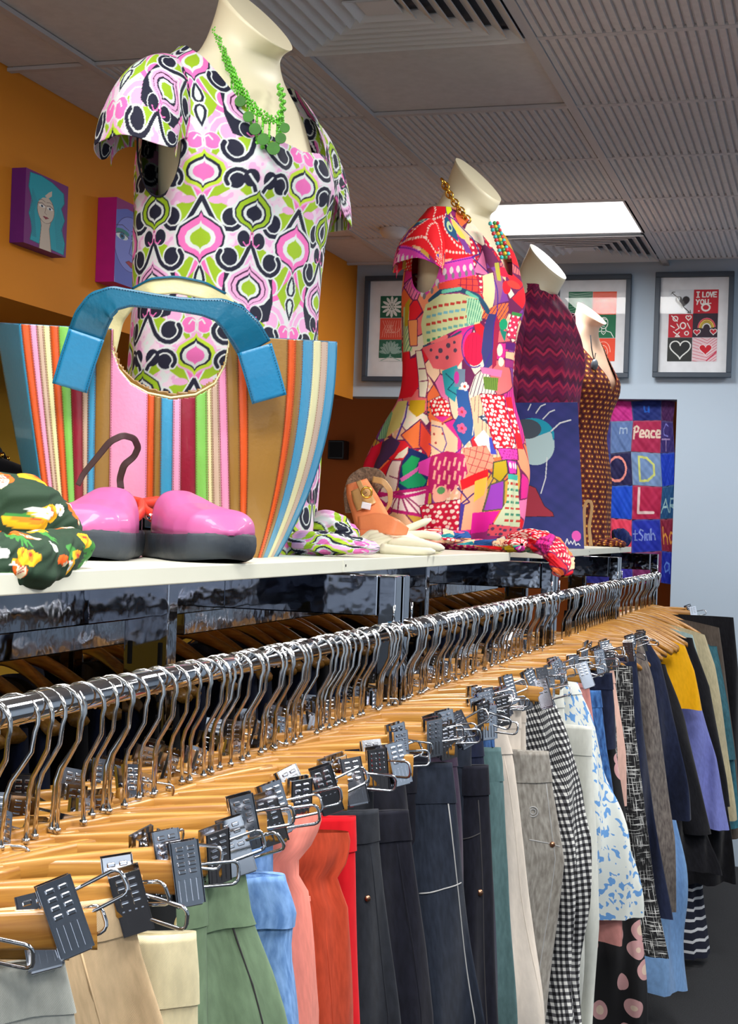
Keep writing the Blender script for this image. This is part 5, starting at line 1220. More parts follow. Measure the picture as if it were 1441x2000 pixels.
    # green gem
    c.poly([(800, 890), (835, 905), (846, 930), (842, 968), (812, 980), (796, 960), (796, 920)], (20, 40, 100)); c.poly([(806, 905), (822, 910), (820, 935), (804, 946), (799, 925)], (20, 160, 90)); c.poly([(806, 950), (826, 935), (842, 952), (838, 962), (814, 968), (800, 958)], (14, 150, 96)); c.poly([(800, 950), (824, 925), (824, 935), (804, 956)], (216, 100, 170))
    c.poly([(822, 918), (846, 905), (846, 945), (826, 938)], (228, 60, 170)); c.poly([(786, 900), (800, 888), (796, 910), (784, 912)], CRM); c.poly([(782, 915), (796, 915), (800, 975), (770, 980)], (240, 214, 206), (130, 30, 80), 2); c.stroke([(784, 945), (797, 950)], 2, (130, 30, 80))
    c.poly([(765, 985), (846, 965), (850, 1020), (800, 1010)], (242, 214, 212), (190, 20, 110), 6)
    for k_ in range(7): c.stroke([(806, 975), (770+k_*14, 1016)], 2.2, (150, 30, 90))
    c.stroke([(770, 978), (810, 985), (846, 972)], 6, (200, 20, 120))
    g_ = [(842, 905), (870, 895), (904, 900), (914, 935), (898, 960), (870, 990), (846, 970)]; c.poly(g_, (186, 14, 96)); 
    for i in range(7):
        for j in range(3): x, y = 850+i*9+j*3, 915+j*26+(i % 2)*8; c.poly([(x, y-9), (x+4, y-8), (x+3, y+9), (x-1, y+8)], (248, 170, 150))
    c.ell(870, 978, 13, 17, (248, 170, 150)); c.ell(870, 970, 7, 7, (90, 150, 90)); c.poly([(900, 950), (950, 925), (952, 945), (905, 968)], (228, 16, 30))
    c.poly([(908, 968), (950, 945), (955, 1040), (905, 1045)], (248, 170, 130)); c.stroke([(898, 965), (925, 990), (900, 1000), (935, 970)], 3, (70, 40, 110)); c.poly([(898, 990), (915, 995), (914, 1045), (898, 1045)], (66, 50, 140))
    c.poly([(930, 950), (950, 940), (948, 975), (934, 990)], (246, 190, 70)); c.poly([(960, 912), (984, 905), (984, 930), (972, 950), (958, 940)], (190, 160, 20), (70, 70, 60), 2.4); c.poly([(955, 955), (978, 945), (980, 1000), (950, 1006)], (150, 60, 180), (90, 90, 60), 2.5); c.poly([(935, 1010), (975, 1004), (960, 1045), (938, 1050)], (222, 20, 150))
    c.poly([(984, 905), (1012, 905), (1010, 930), (986, 932)], (220, 50, 170), (60, 20, 80), 2)
    for k_ in range(3): c.ell(990+k_*9, 915, 3, 6, (220, 214, 220))
    h2 = [(984, 935), (1012, 935), (1020, 1035), (968, 1030), (984, 985)]; c.poly(h2, (206, 216, 176)); c.poly([(984, 932), (1012, 932), (1012, 942), (984, 942)], (60, 180, 160))
    for r_ in range(7):
        for k_ in range(4): cc = c.mpoly(h2); q = (np.abs(c.x-(982+k_*10+r_)) < 3.4) & (np.abs(c.y-(950+r_*12)) < 2.2); c.put(cc & q, [(196, 60, 50), (60, 140, 110)][r_ % 2])
    dp([(838, 1000), (905, 985), (910, 1045), (850, 1040)], (208, 14, 60), (250, 226, 214), 10, 3.2); c.poly([(962, 1030), (1022, 1034), (1022, 1052), (962, 1052)], (226, 80, 96))
    c.dots([(962, 1030), (1022, 1034), (1022, 1052), (962, 1052)], 10, 2.6, (90, 60, 90))
    return c.c
SIL2 = [(380, 775, 1010), (500, 770, 1025), (560, 781, 1034), (640, 784, 1041), (700, 780, 1038), (790, 778, 1034), (830, 758, 1036), (900, 728, 1032), (960, 740, 1028), (1050, 770, 1024)]
def paint2(S, Z, TH):
    py = 1028+8-(Z+BZ-ZC)*2900/3.72; py = py-(1 if 0 else 0)
    xl = np.interp(py, [s[0] for s in SIL2], [s[1] for s in SIL2]); xr = np.interp(py, [s[0] for s in SIL2], [s[2] for s in SIL2])
    D = (TH-R(38)+PI) % (2*PI)-PI
    k = R(58); g = np.where(np.abs(D) < k, np.sin(D), np.sign(D)*(math.sin(k)+(np.abs(D)-k)*math.cos(k)))
    return patch2((xl+xr)/2+(xr-xl)/2*g, py)
dress2 = empty('dress', l2, r2)
radial_dress('dress_body', dress2, D2, paint2, (.0, .852), 560, 520, keep2, M['vc'], folds2, power=.94)
cap_sleeve(dress2, 1, lambda s, h: patch2(795+(s*1.3-.05)*700, 440-h*620), M['vc'], zc=.715, hz=.10, hy=.058, out=.07, drop=.11, x0=.162)
cap_sleeve(dress2, -1, lambda s, h: patch2(960+s*600, 600-h*600), M['vc'], zc=.715, hz=.10, hy=.058, out=.05, drop=.11, x0=.162)
tag(dress2, 'red, pink and orange patchwork print dress on the second mannequin', 'dress')
for pts, rad, sd, off in (([onb(868, 3.62, .012), onb(930, 3.6, .014), onb(990, 3.55, .014), onb(1020, 3.5, .02)], [.014, .018, .022, .02], 3, 860), ([onb(1000, 3.66, .02), onb(1040, 3.58, .03), onb(1075, 3.52, .018), onb(1098, 3.47, -.012), onb(1102, 3.44, -.05)], [.03, .038, .034, .03, .02], 5, 960), ([onb(800, 3.66, .02), onb(850, 3.6, .03), onb(920, 3.62, .03)], [.02, .03, .02], 7, 830)):
    roll('hem_fold', [ploc(l2, r2, p) for p in pts], rad, M['vc'], dress2, lambda s, h: patch2(off+h*600, 780+s*1400), .7, .2, seed=sd, n=110, m=150)

# ------------------------------------------------- third and fourth mannequins
l3, r3 = place(1030, 5.05, R(-108.4)); m3 = mannequin('mannequin', l3, r3, M['skin'], 'third cream mannequin wearing the maroon zigzag sweater', shape=[(z*1.055, a, b, y) for z, a, b, y in BODY])
def zig(S, Z, TH=None):
    c = Canvas(S, Z, (104, 24, 66)); t_ = np.abs(((S*24) % 1)-.5)*.040; q = Z+t_+.002*wob(S*20, Z*20)
    k = np.floor(q/.0095).astype(int); pal = np.array([(104, 24, 66), (126, 26, 74), (84, 20, 58), (150, 30, 80), (96, 22, 72), (190, 44, 84), (110, 24, 66)]); c.c[:] = pal[(k*5+(k*k) % 3) % 7]; return c.c
sw = empty('sweater', l3, r3)
D3 = [(.1, .175, .15, 0), (.3, .182, .152, 0), (.45, .178, .148, 0), (.6, .182, .148, .004), (.7, .184, .14, .006), (.78, .18, .115, 0), (.82, .165, .09, -.002), (.845, .135, .07, -.004), (.865, .10, .062, -.004), (.878, .085, .06, -.002)]
radial_dress('sweater_body', sw, D3, zig, (.1, .878), 240, 260, lambda X, Y, Z, TH: Z < 2-.0*X, M['vc'], lambda TH, Z: .003*np.sin(TH*6+Z*12)+.002*np.sin(TH*13+Z*20), thick=.004)
for sgn in (1, -1):
    P = []; 
    for k in range(60):
        q = k/59; cx = .155+.055*q**.7; cz = .80-.36*q; rr = .058-.012*q
        P.append([(sgn*(cx+rr*math.cos(a)*.8), rr*math.sin(a)*1.1, cz+rr*.35*math.cos(a)*(1-q)) for a in np.linspace(0, 2*PI, 41)[:-1]])
    Pn = np.array(P).transpose(1, 0, 2); U, V_ = np.meshgrid(np.linspace(0, .3, 40), np.linspace(0, .36, 60), indexing='ij')
    surf('sleeve', Pn, M['vc'], sw, wrap=True, col=zig(U, -V_), thick=.003)
tag(sw, 'maroon knitted sweater with a zigzag weave', 'sweater')
l4, r4 = place(1122, 5.78, R(-112)); 
B4 = [(z*.985, a*.86, b*.9, y) for z, a, b, y in BODY]
m4 = mannequin('mannequin', l4, r4, M['skin2'], 'tan mannequin farthest back, in the brown spotted dress', shape=B4)
def spot(S, Z, TH=None):
    c = Canvas(S, Z, (66, 22, 30)); p = .019; i = np.round(Z/p); xx = S+(i % 2)*p/2; j = np.round(xx/p); dx, dy = xx-j*p, Z-i*p
    ox = np.sin(i*12.9+j*78.2)*.003; q = np.hypot(dx-ox, dy)
    c.put(q < .0082, (150, 60, 40)); c.put(q < .0064, (66, 22, 30)); c.put(q < .0044, (214, 140, 50)); c.put(np.hypot(dx-ox-.001, dy+.001) < .002, (240, 200, 120)); return c.c
d4 = empty('dress', l4, r4)
D4 = [(0, .16, .13, 0), (.1, .155, .125, 0), (.25, .152, .128, 0), (.35, .135, .112, 0), (.42, .125, .10, 0), (.5, .135, .112, .003), (.58, .142, .13, .016), (.64, .145, .128, .016), (.70, .146, .105, .008), (.75, .145, .08, 0), (.785, .13, .064, -.004), (.80, .11, .058, -.005)]
def keep4(X, Y, Z, TH):
    hw = .004+.095*np.clip((Z-.585)/.2, 0, 1); return ~(((Y > 0) & (Z > .585) & (np.abs(X) < hw)) | ((Y <= 0) & (Z > .77) & (np.abs(X) < .09)) | (((Y/.04)**2+((Z-.67)/.07)**2 < 1) & (np.abs(X) > .08)))
radial_dress('dress_body', d4, D4, spot, (.0, .80), 360, 420, keep4, M['vc'], lambda TH, Z: .002*np.sin(TH*5+Z*9)+.005*np.clip((.4-Z)/.4, 0, 1)*np.sin(TH*8+1), thick=.0016)
roll('hem_fold', [ploc(l4, r4, onb(1170, 5.65, .012)), ploc(l4, r4, onb(1200, 5.6, .016)), ploc(l4, r4, onb(1222, 5.58, .01))], [.03, .034, .02], M['vc'], d4, lambda s, h: spot(s, h), .5, .2, seed=4, n=60, m=60)
tag(d4, 'brown V-neck dress covered in small amber spots', 'dress')
# ------------------------------------------------- necklaces
def P_(px, py, d): return at(px, py, d=d)
M['greenbead'] = plain('green_glass_bead', (96, 190, 40), .15, 0, .2, 60, 0, coat=.6); M['greendisc'] = plain('green_shell_disc', (48, 112, 18), .65, 0, .2, 40, 0)
nk = empty('bead_necklace', P_(500, 200, 2.45)); n0 = Vector(nk.location)
pth = [(419, 62, 2.52), (430, 92, 2.49), (446, 128, 2.46), (468, 172, 2.43), (492, 208, 2.41), (520, 232, 2.40), (542, 236, 2.41), (552, 215, 2.44), (551, 190, 2.48), (545, 172, 2.52)]
pa = np.array([list(P_(*p)-n0) for p in pth]); L = np.r_[0, np.cumsum(np.linalg.norm(np.diff(pa, axis=0), axis=1))]
b = MB(); rr = random.Random(3)
for st in range(5):
    for s in np.arange(0, L[-1], .0042):
        p = [np.interp(s, L, pa[:, i]) for i in range(3)]; b.ball((p[0]+.004*math.cos(s*220+st*1.3)+.0008*rr.random(), p[1]+.003*math.sin(s*220+st*1.3), p[2]+(st-2)*.003), .0023, 6, 4)
o = b.build('bead_strands', M['greenbead'], nk, True); o['kind'] = 'stuff'
for k in range(17):
    s = L[-1]*(.30+.56*k/16); p = Vector([np.interp(s, L, pa[:, i]) for i in range(3)]); ln = .030+.026*math.sin(PI*min(1, (k+3)/16))+rr.uniform(-.004, .004)
    b = MB(); b.tube([p, p+Vector((.001*math.sin(k), 0, -ln))], .0017, 6)
    for j in range(int(ln/.006)): b.ball(p+Vector((0, 0, -.004-j*.006)), .0021 if j % 2 else .0028, 6, 4)
    b.ball(p+Vector((.001*math.sin(k), 0, -ln)), .0042, 8, 6); b.build('fringe_strand', M['greenbead'], nk, True)
for x, y, d, r_ in ((469, 198, 2.405, 11), (485, 228, 2.395, 11), (498, 252, 2.39, 12), (514, 272, 2.385, 12), (534, 290, 2.385, 13), (548, 270, 2.39, 11), (556, 250, 2.40, 10)):
    c_ = P_(x, y, d)-n0; f = Vector((.25, -.95, .1)).normalized(); r_ = r_/2900*d
    MB().tube([c_-f*.0008, c_+f*.0008], r_, 18).build('disc', M['greendisc'], nk)
tag(nk, 'green beaded necklace with fringe and flat discs on the nearest mannequin', 'necklace')
M['gold'] = plain('gold_metal', (220, 170, 70), .2, 1.0, .05, 30, 0)
nk = empty('chain_necklace', P_(890, 390, 3.66)); n0 = Vector(nk.location)
for k in range(10):
    q = k/9; x = np.interp(q, [0, .4, 1], [866, 880, 912]); y = np.interp(q, [0, .4, 1], [355, 385, 428]); c_ = P_(x, y, 3.72-.03*q)-n0
    T = Matrix.Rotation(.9+.0*k, 3, 'Y') if k % 2 else Matrix.Rotation(.9, 3, 'Y') @ Matrix.Rotation(1.2, 3, 'X')
    MB().tube([c_+T @ Vector((.011*math.cos(a), 0, .008*math.sin(a))) for a in np.linspace(0, 2*PI, 15)[:-1]], .0022, 7, closed=True).build('link', M['gold'], nk, True)
tag(nk, 'chunky gold chain necklace on the second mannequin', 'necklace')
nk = empty('bead_necklace', P_(975, 465, 3.64)); n0 = Vector(nk.location)
cb = [plain('bead_turquoise', (60, 190, 190), .25), plain('bead_yellow', (232, 190, 50), .25), plain('bead_coral', (206, 60, 70), .25), plain('bead_green', (70, 150, 80), .25)]
k = 0
for row in range(11):
    for col_ in range(3):
        x = 958+row*2.2+col_*7+rr.uniform(-1, 1); y = 436+row*6.6+rr.uniform(-1, 1); MB().ball(P_(x, y, 3.655-.0025*row+.004*col_)-n0, .0052, 8, 6).build('bead', cb[(k*7+row) % 4], nk, True); k += 1
tag(nk, 'multicoloured bead necklace in the V-neck of the red patchwork dress', 'necklace')
nk = empty('pendant_necklace', P_(1158, 700, 5.66)); n0 = Vector(nk.location)
MB().tube([P_(1153, 655, 5.70)-n0, P_(1155, 680, 5.67)-n0, P_(1160, 705, 5.65)-n0, P_(1163, 690, 5.67)-n0], .0025, 6).build('cord', M['black'], nk, True)
MB().ball(P_(1161, 712, 5.645)-n0, .014, 10, 8, 1.5).build('pendant', plain('grey_stone', (90, 100, 110), .3), nk, True)
tag(nk, 'dark pendant necklace on the tan mannequin', 'necklace')

# ================================================================== THINGS ON THE BOARD
def leather(name, rgb, rough=.38):
    return plain(name, rgb, rough, 0, .06, 14, .25, 160, coat=.25)
LB = {k: leather('leather_'+k, v) for k, v in dict(blue=(58, 150, 194), orange=(214, 84, 22), pink=(238, 160, 196), beige=(204, 176, 154), cream=(232, 226, 172), green=(128, 196, 88), maroon=(142, 20, 48), tan=(150, 110, 46), rose=(238, 150, 190), teal=(8, 96, 128), bluepad=(24, 122, 168), pale=(214, 214, 200)).items()}
ST = [(-8, 42, 'blue'), (42, 58, 'orange'), (58, 72, 'pink'), (72, 84, 'beige'), (84, 98, 'cream'), (98, 114, 'orange'), (114, 136, 'green'), (136, 160, 'maroon'), (160, 174, 'beige'), (174, 188, 'blue'), (188, 218, 'tan'), (218, 290, 'rose'), (290, 304, 'orange'), (304, 316, 'tan'), (316, 340, 'blue'), (340, 354, 'pink'), (354, 382, 'maroon'), (382, 402, 'green'), (402, 411, 'cream'), (411, 424, 'beige'), (424, 440, 'rose'), (440, 462, 'tan'), (462, 480, 'orange'), (480, 562, 'tan'), (562, 578, 'orange'), (578, 590, 'tan'), (590, 612, 'blue'), (612, 626, 'cream'), (626, 640, 'beige'), (640, 656, 'blue')]
def bagS(x, v, back=0.0):
    u = (x+8)/664.0; x = np.asarray(x, float)
    sh = 92*v**1.1*np.clip(1-u/.28, 0, 1)+22*v*np.exp(-((u-.72)/.12)**2)-112*v**2.2*np.clip((u-.66)/.34, 0, 1)**1.2 - 6*v
    ytop = 631+37*np.clip(x, 0, 655)/655
    ybot = 1086+5*u-10*np.exp(-((u-.5)/.3)**2)*0
    px = x+sh; py = ytop+(ybot-ytop)*v
    d = 2.165+.05*v+.18*np.clip((u-.87)/.13, 0, 1)**1.3*(1-.3*v)+.12*np.clip((.07-u)/.07, 0, 1)+.010*np.sin(u*9)*(1-v)-.018*np.sin(v*PI)*np.exp(-((u-.45)/.35)**2)+back
    return px, py, d
def bagP(x, v, back=0.0):
    px, py, d = bagS(np.asarray(x), np.asarray(v), back)
    rx_ = (px-CXP)/FPX; ry_ = -(py-CYP)/FPX; Mx = np.array(CM)
    r = np.stack([rx_, ry_, -np.ones_like(rx_)], -1) @ Mx.T
    P = r*d[..., None]; P[..., 2] += ZC; return P
bag = empty('tote_bag', onb(330, 2.24, 0)); bo = np.array(bag.location)
notch = [(214, 500), (220, 684), (232, 722), (255, 750), (290, 770), (335, 780), (382, 774), (418, 752), (438, 715), (447, 672), (450, 500)]
def nin(px, py): return Canvas(px, py, (0, 0, 0)).mpoly(notch)
stitch = MB()
for i, (a, b_, k) in enumerate(ST):
    n_ = max(3, int((b_-a)/2.2)); X, V = np.meshgrid(np.linspace(a, b_, n_), np.linspace(0, 1, 230), indexing='ij')
    P = bagP(X, V, -.0012*(i % 2)); px, py, _ = bagS(X, V); mid = nin(px, py)
    bul = np.sin((X-a)/(b_-a)*PI)[..., None]*.0012
    P = P-bul*np.array([.296*-1, -.955*-1, 0])*1.0
    surf('stripe', P-bo, LB[k], bag, keep=~mid, thick=.0018)
    for xx in (a+1.6, b_-1.6):
        vs = np.arange(.004, .995, .0115); Pq = bagP(np.full_like(vs, xx), vs, -.0032); Pr = bagP(np.full_like(vs, xx), vs+.006, -.0032); qx, qy, _ = bagS(np.full_like(vs, xx), vs); mm = nin(qx, qy)
        for p, q, m_ in zip(Pq-bo, Pr-bo, mm):
            if not m_: stitch.tube([p, q], .00042, 4, False)
o = stitch.build('stitching', plain('brown_thread', (130, 70, 50), .8), bag); o['kind'] = 'stuff'
X, V = np.meshgrid(np.linspace(-8, 656, 160), np.linspace(0, 1, 120), indexing='ij')
px, py, _ = bagS(X, V); surf('back_panel', bagP(X, V, .11+0*X)-bo, LB['tan'], bag, keep=~nin(px, py+14), thick=.0018)
for xx, k in ((-8, 'blue'), (656, 'blue')):
    A = np.linspace(0, .11, 8)[:, None]; Vv = np.linspace(0, 1, 60)[None]; xs_ = xx+0*A+0*Vv; px, py, d = bagS(xs_, 0*A+Vv); 
    fold_ = (1 if xx > 0 else -1)*8*np.sin(A/.11*PI)
    r = np.stack([(px+fold_*0-CXP)/FPX, -(py-CYP)/FPX, -np.ones_like(px)], -1) @ np.array(CM).T; P = r*(d+A)[..., None]; P[..., 2] += ZC
    surf('side_gusset', P-bo, LB[k], bag, thick=.0018)
b = MB(); ntp = [p for p in notch if p[1] > 640]; b.tube([Vector(bagP(np.array([q[0]-0.]), np.array([max(0, (q[1]-(631+37*q[0]/655))/(1090-640))]), -.001)[0]-bo) for q in ntp], .0017, 7); b.build('notch_piping', LB['cream'], bag, True)
b = MB(); b.tube([Vector(p) for p in (bagP(np.linspace(-8, 218, 20), np.zeros(20)+.001, 0)-bo)], .0015, 6); b.build('edge_piping', LB['teal'], bag, True); b = MB(); b.tube([Vector(p) for p in (bagP(np.linspace(447, 656, 20), np.zeros(20)+.001, 0)-bo)], .0015, 6); b.build('edge_piping', LB['teal'], bag, True); b = MB(); b.tube([Vector(p) for p in (bagP(np.zeros(40)+656, np.linspace(0, 1, 40), 0)-bo)], .0022, 6); b.build('edge_piping', LB['teal'], bag, True)
def ribbon(name, pts, mat, parent, o0, thick=.003, m=8, sub=8, twist=None, curve=0.0, bevel=0):
    """pts: (px, py, width_px, depth)"""
    pts = np.array(pts, float); k = np.linspace(0, len(pts)-1, (len(pts)-1)*sub+1)
    Q = np.stack([np.interp(k, range(len(pts)), pts[:, i]) for i in range(4)], -1)
    if len(Q) > 20:
        ker = np.ones(5)/5
        for i in range(4): Q[:, i] = np.convolve(np.pad(Q[:, i], 2, 'edge'), ker, 'valid') if i < 4 else Q[:, i]
        Q[0], Q[-1] = pts[0], pts[-1]
    T = np.gradient(Q[:, :2], axis=0); T /= np.linalg.norm(T, axis=1)[:, None]+1e-9; Nn = np.stack([-T[:, 1], T[:, 0]], -1)
    s = np.linspace(-.5, .5, m); G_ = []
    for w_ in s:
        G_.append([list(at(q[0]+n_[0]*q[2]*w_, q[1]+n_[1]*q[2]*w_, d=q[3]+curve*(w_*2)**2)-Vector(o0)) for q, n_ in zip(Q, Nn)])
    return surf(name, G_, mat, parent, thick=thick)
h1 = [(168, 655, 72, 2.125), (179, 624, 72, 2.115), (196, 598, 66, 2.105), (222, 583, 50, 2.10), (255, 582, 34, 2.10), (300, 588, 30, 2.10), (350, 595, 29, 2.10), (395, 600, 34, 2.10), (430, 606, 48, 2.10), (456, 622, 62, 2.105), (478, 648, 70, 2.112), (498, 682, 70, 2.125)]
hd = ribbon('handle', h1, LB['teal'], bag, bo, .0035, sub=10)
ribbon('handle_pad', [(136, 758, 70, 2.13), (150, 710, 71, 2.124), (169, 653, 72, 2.119)], LB['bluepad'], hd, bo, .0042); ribbon('handle_pad', [(497, 680, 70, 2.119), (512, 730, 70, 2.124), (526, 780, 70, 2.13)], LB['bluepad'], hd, bo, .0042)
for nm, pp in (('l', [(104, 742), (128, 676)]),):
    pass
h2 = [(206, 690, 40, 2.30), (222, 620, 40, 2.29), (258, 580, 30, 2.27), (295, 561, 32, 2.25), (345, 557, 32, 2.25), (400, 568, 32, 2.25), (440, 588, 28, 2.27), (462, 640, 40, 2.29), (470, 700, 40, 2.30)]
ribbon('handle', h2, LB['cream'], bag, bo, .003, sub=10); ribbon('handle_trim', [(x, y-w_/2-1, 4, d-.004) for x, y, w_, d in h2[2:7]], LB['teal'], bag, bo, .004, sub=10)
sb = MB()
def dash(pts, off, dd):
    pts = np.array(pts, float); T = np.gradient(pts[:, :2], axis=0); T /= np.linalg.norm(T, axis=1)[:, None]; Nn = np.stack([-T[:, 1], T[:, 0]], -1)
    Q = pts[:, :2]+Nn*(pts[:, 2:3]*.5-3.5)*off; L_ = np.r_[0, np.cumsum(np.hypot(*np.diff(Q, axis=0).T))]
    for s in np.arange(0, L_[-1]-3, 5.5):
        p = [at(np.interp(t_, L_, Q[:, 0]), np.interp(t_, L_, Q[:, 1]), d=np.interp(t_, L_, pts[:, 3])-dd)-Vector(bo) for t_ in (s, s+3.2)]; sb.tube(p, .0005, 4, False)
for o_ in (1, -1):
    dash(h1, o_, .0024); dash([(136, 758, 70, 2.13), (150, 710, 71, 2.124), (169, 653, 72, 2.119)], o_, .003); dash([(497, 680, 70, 2.119), (512, 730, 70, 2.124), (526, 780, 70, 2.13)], o_, .003)
o = sb.build('handle_stitching', plain('teal_thread', (10, 70, 100), .8), bag); o['kind'] = 'stuff'
tag(bag, 'big striped leather tote bag with wide turquoise handles', 'bag')

# ---- clogs
M['clog'] = plain('pink_leather', (190, 92, 150), .5, 0, .04, 9, .1, 90, coat=.2); M['sole'] = plain('charcoal_sole', (44, 52, 62), .6, 0, .2, 30, .6, 60)
def clog(heel, toe, label):
    H, T = Vector(heel), Vector(toe); L_ = (T-H).length; ang = math.atan2(-(T-H).x, (T-H).y); t = empty('clog', H, ang)
    s = np.linspace(0, 1, 50)
    w_ = np.interp(s, [0, .03, .1, .25, .45, .62, .78, .9, .97, 1], [.006, .02, .033, .037, .041, .050, .053, .046, .026, .004])
    n = 44; a = np.arange(n)/n*2*PI
    def ringat(k): return w_[k]
    # sole: outline stacked
    out = [(w_[k], s[k]*L_) for k in range(50)]+[(-w_[k], s[k]*L_) for k in range(49, -1, -1)]
    P = []
    for f, z in ((.86, 0), (.97, .004), (1.03, .012), (1.05, .022), (1.04, .032), (1.0, .037), (.7, .038), (.02, .038)):
        P.append([(x*f, L_/2+(y-L_/2)*(1+(f-1)*.5 if f > .8 else f), z+.006*max(0, (y/L_-.75)/.25)**2*(1 if z < .02 else .6)) for x, y in out])
    surf('sole', np.array(P).transpose(1, 0, 2), M['sole'], t, wrap=True)
    # upper: dome from the toe back to the instep, then open collar
    ss = np.linspace(.34, 1, 44); ph = np.linspace(0, PI, 34)
    wu = np.interp(ss, s, w_)*1.0; hu = np.interp(ss, [.34, .45, .6, .75, .88, .95, 1], [.058, .052, .041, .036, .034, .027, .002])
    S_, F = np.meshgrid(ss, ph, indexing='ij'); WU = wu[:, None]; HU = hu[:, None]
    Xx = WU*np.sign(np.cos(F))*np.abs(np.cos(F))**.75; Zz = .034+HU*np.abs(np.sin(F))**.62
    surf('upper', np.stack([Xx, S_*L_+.004*np.sin(F)*(S_ > .97), Zz], -1), M['clog'], t, thick=.002)
    # insole and lining
    si = np.linspace(.04, .5, 16); P = [[(np.interp(q, s, w_)*.86*u_, q*L_, .041) for u_ in np.linspace(-1, 1, 8)] for q in si]; surf('insole', P, plain('blue_insole', (70, 130, 180), .6), t)
    b = MB(); b.tube([(-.034, .42*L_, .05), (-.034, .2*L_, .062), (-.026, .06*L_, .072), (0, .01*L_, .076), (.026, .06*L_, .072), (.034, .2*L_, .062), (.034, .42*L_, .05)], .0055, 8, ell=1.7); b.build('heel_strap', plain('red_strap', (224, 60, 40), .5), t, True)
    P = [[(.033*math.cos(q), .05*L_+.14*L_*(1-math.sin(q))*.0+.16*L_-.18*L_*math.sin(q), z) for z in (.036, .045, .055, .066)] for q in np.linspace(.3, PI-.3, 16)]; surf('heel_cup', P, M['black'], t, thick=.003)
    MB().tube([(.036, .30*L_, .056), (.0365, .33*L_, .056)], .007, 8, ell=.7).build('buckle', M['chrome'], t, True)
    tag(t, label, 'shoe'); return t
c1 = clog(onb(242, 2.03, 0), onb(148, 1.79, 0), 'pink clog with chunky dark sole, toe towards the viewer'); c2 = clog(onb(300, 2.09, 0), onb(450, 1.87, 0), 'pink clog with chunky dark sole, toe pointing right')
sp = ribbon('ankle_strap', [(x, y, w_, d) for x, y, w_, d in ((152, 948, 10, 2.04), (163, 925, 11, 2.04), (190, 893, 12, 2.03), (215, 862, 13, 2.02), (240, 850, 13, 2.02), (262, 856, 13, 2.03), (270, 874, 13, 2.04), (262, 892, 12, 2.05), (242, 908, 14, 2.05), (234, 935, 13, 2.06), (236, 955, 13, 2.06))], plain('dark_strap', (70, 44, 46), .5), None, c2.location, .0025, sub=8)
sp.parent = c2; sp.rotation_euler = (0, 0, -c2.rotation_euler[2])
# ---- floral cloth at the left
def floral(S, H):
    c = Canvas((np.asarray(S)*1500) % 330, (np.asarray(H)*1500) % 330, (34, 58, 40)); rs = np.random.RandomState(8)
    for k in range(14):
        x, y, a = rs.uniform(-10, 330), rs.uniform(0, 330), rs.uniform(0, 6)
        for j in range(6): q = a+(j-2.5)*.35; c.ell(x+20*math.cos(q), y+20*math.sin(q), 17, 3.6, (60, 130, 56), q)
    for k in range(13):
        x, y = rs.uniform(0, 330), rs.uniform(0, 330); c.ell(x, y, 20, 15, (240, 176, 24), rs.uniform(0, 3)); c.ell(x+4, y, 11, 8, (244, 130, 30)); c.ell(x+5, y, 4, 4, (170, 50, 30))
    for k in range(9):
        x, y = rs.uniform(0, 330), rs.uniform(0, 330); c.ell(x, y, 24, 17, (240, 96, 20), rs.uniform(0, 3)); c.ell(x-8, y+6, 15, 12, (236, 218, 180))
        for j in range(4): c.stroke([(x-14+j*5, y), (x-8+j*6, y+14)], 2, (190, 40, 50))
    for k in range(14):
        x, y = rs.uniform(0, 330), rs.uniform(0, 330)
        for j in range(5): c.ell(x+7*math.cos(j*1.257), y+7*math.sin(j*1.257), 5, 5, (232, 236, 228))
        c.ell(x, y, 2.5, 2.5, (230, 180, 60))
    return c.c
fl = empty('floral_cloth', onb(60, 1.60, 0)); f0 = Vector(fl.location)
roll('cloth_fold', [onb(-140, 1.62, .05)-f0, onb(-40, 1.60, .055)-f0, onb(40, 1.60, .052)-f0, onb(100, 1.62, .038)-f0, onb(140, 1.64, .03)-f0], [.05, .055, .052, .042, .022], M['vc'], fl, floral, .85, .07, n=160, m=220, seed=1.0)
roll('cloth_fold', [onb(-140, 1.40, .012)-f0, onb(-30, 1.39, .008)-f0, onb(35, 1.42, .006)-f0, onb(85, 1.48, .012)-f0, onb(150, 1.57, .024)-f0], [.034, .034, .036, .034, .024], M['vc'], fl, lambda s, h: floral(s+.12, h+.05), .8, .09, n=130, m=200, seed=3.0)
tag(fl, 'crumpled green cloth printed with orange and yellow flowers at the left end of the board', 'cloth')
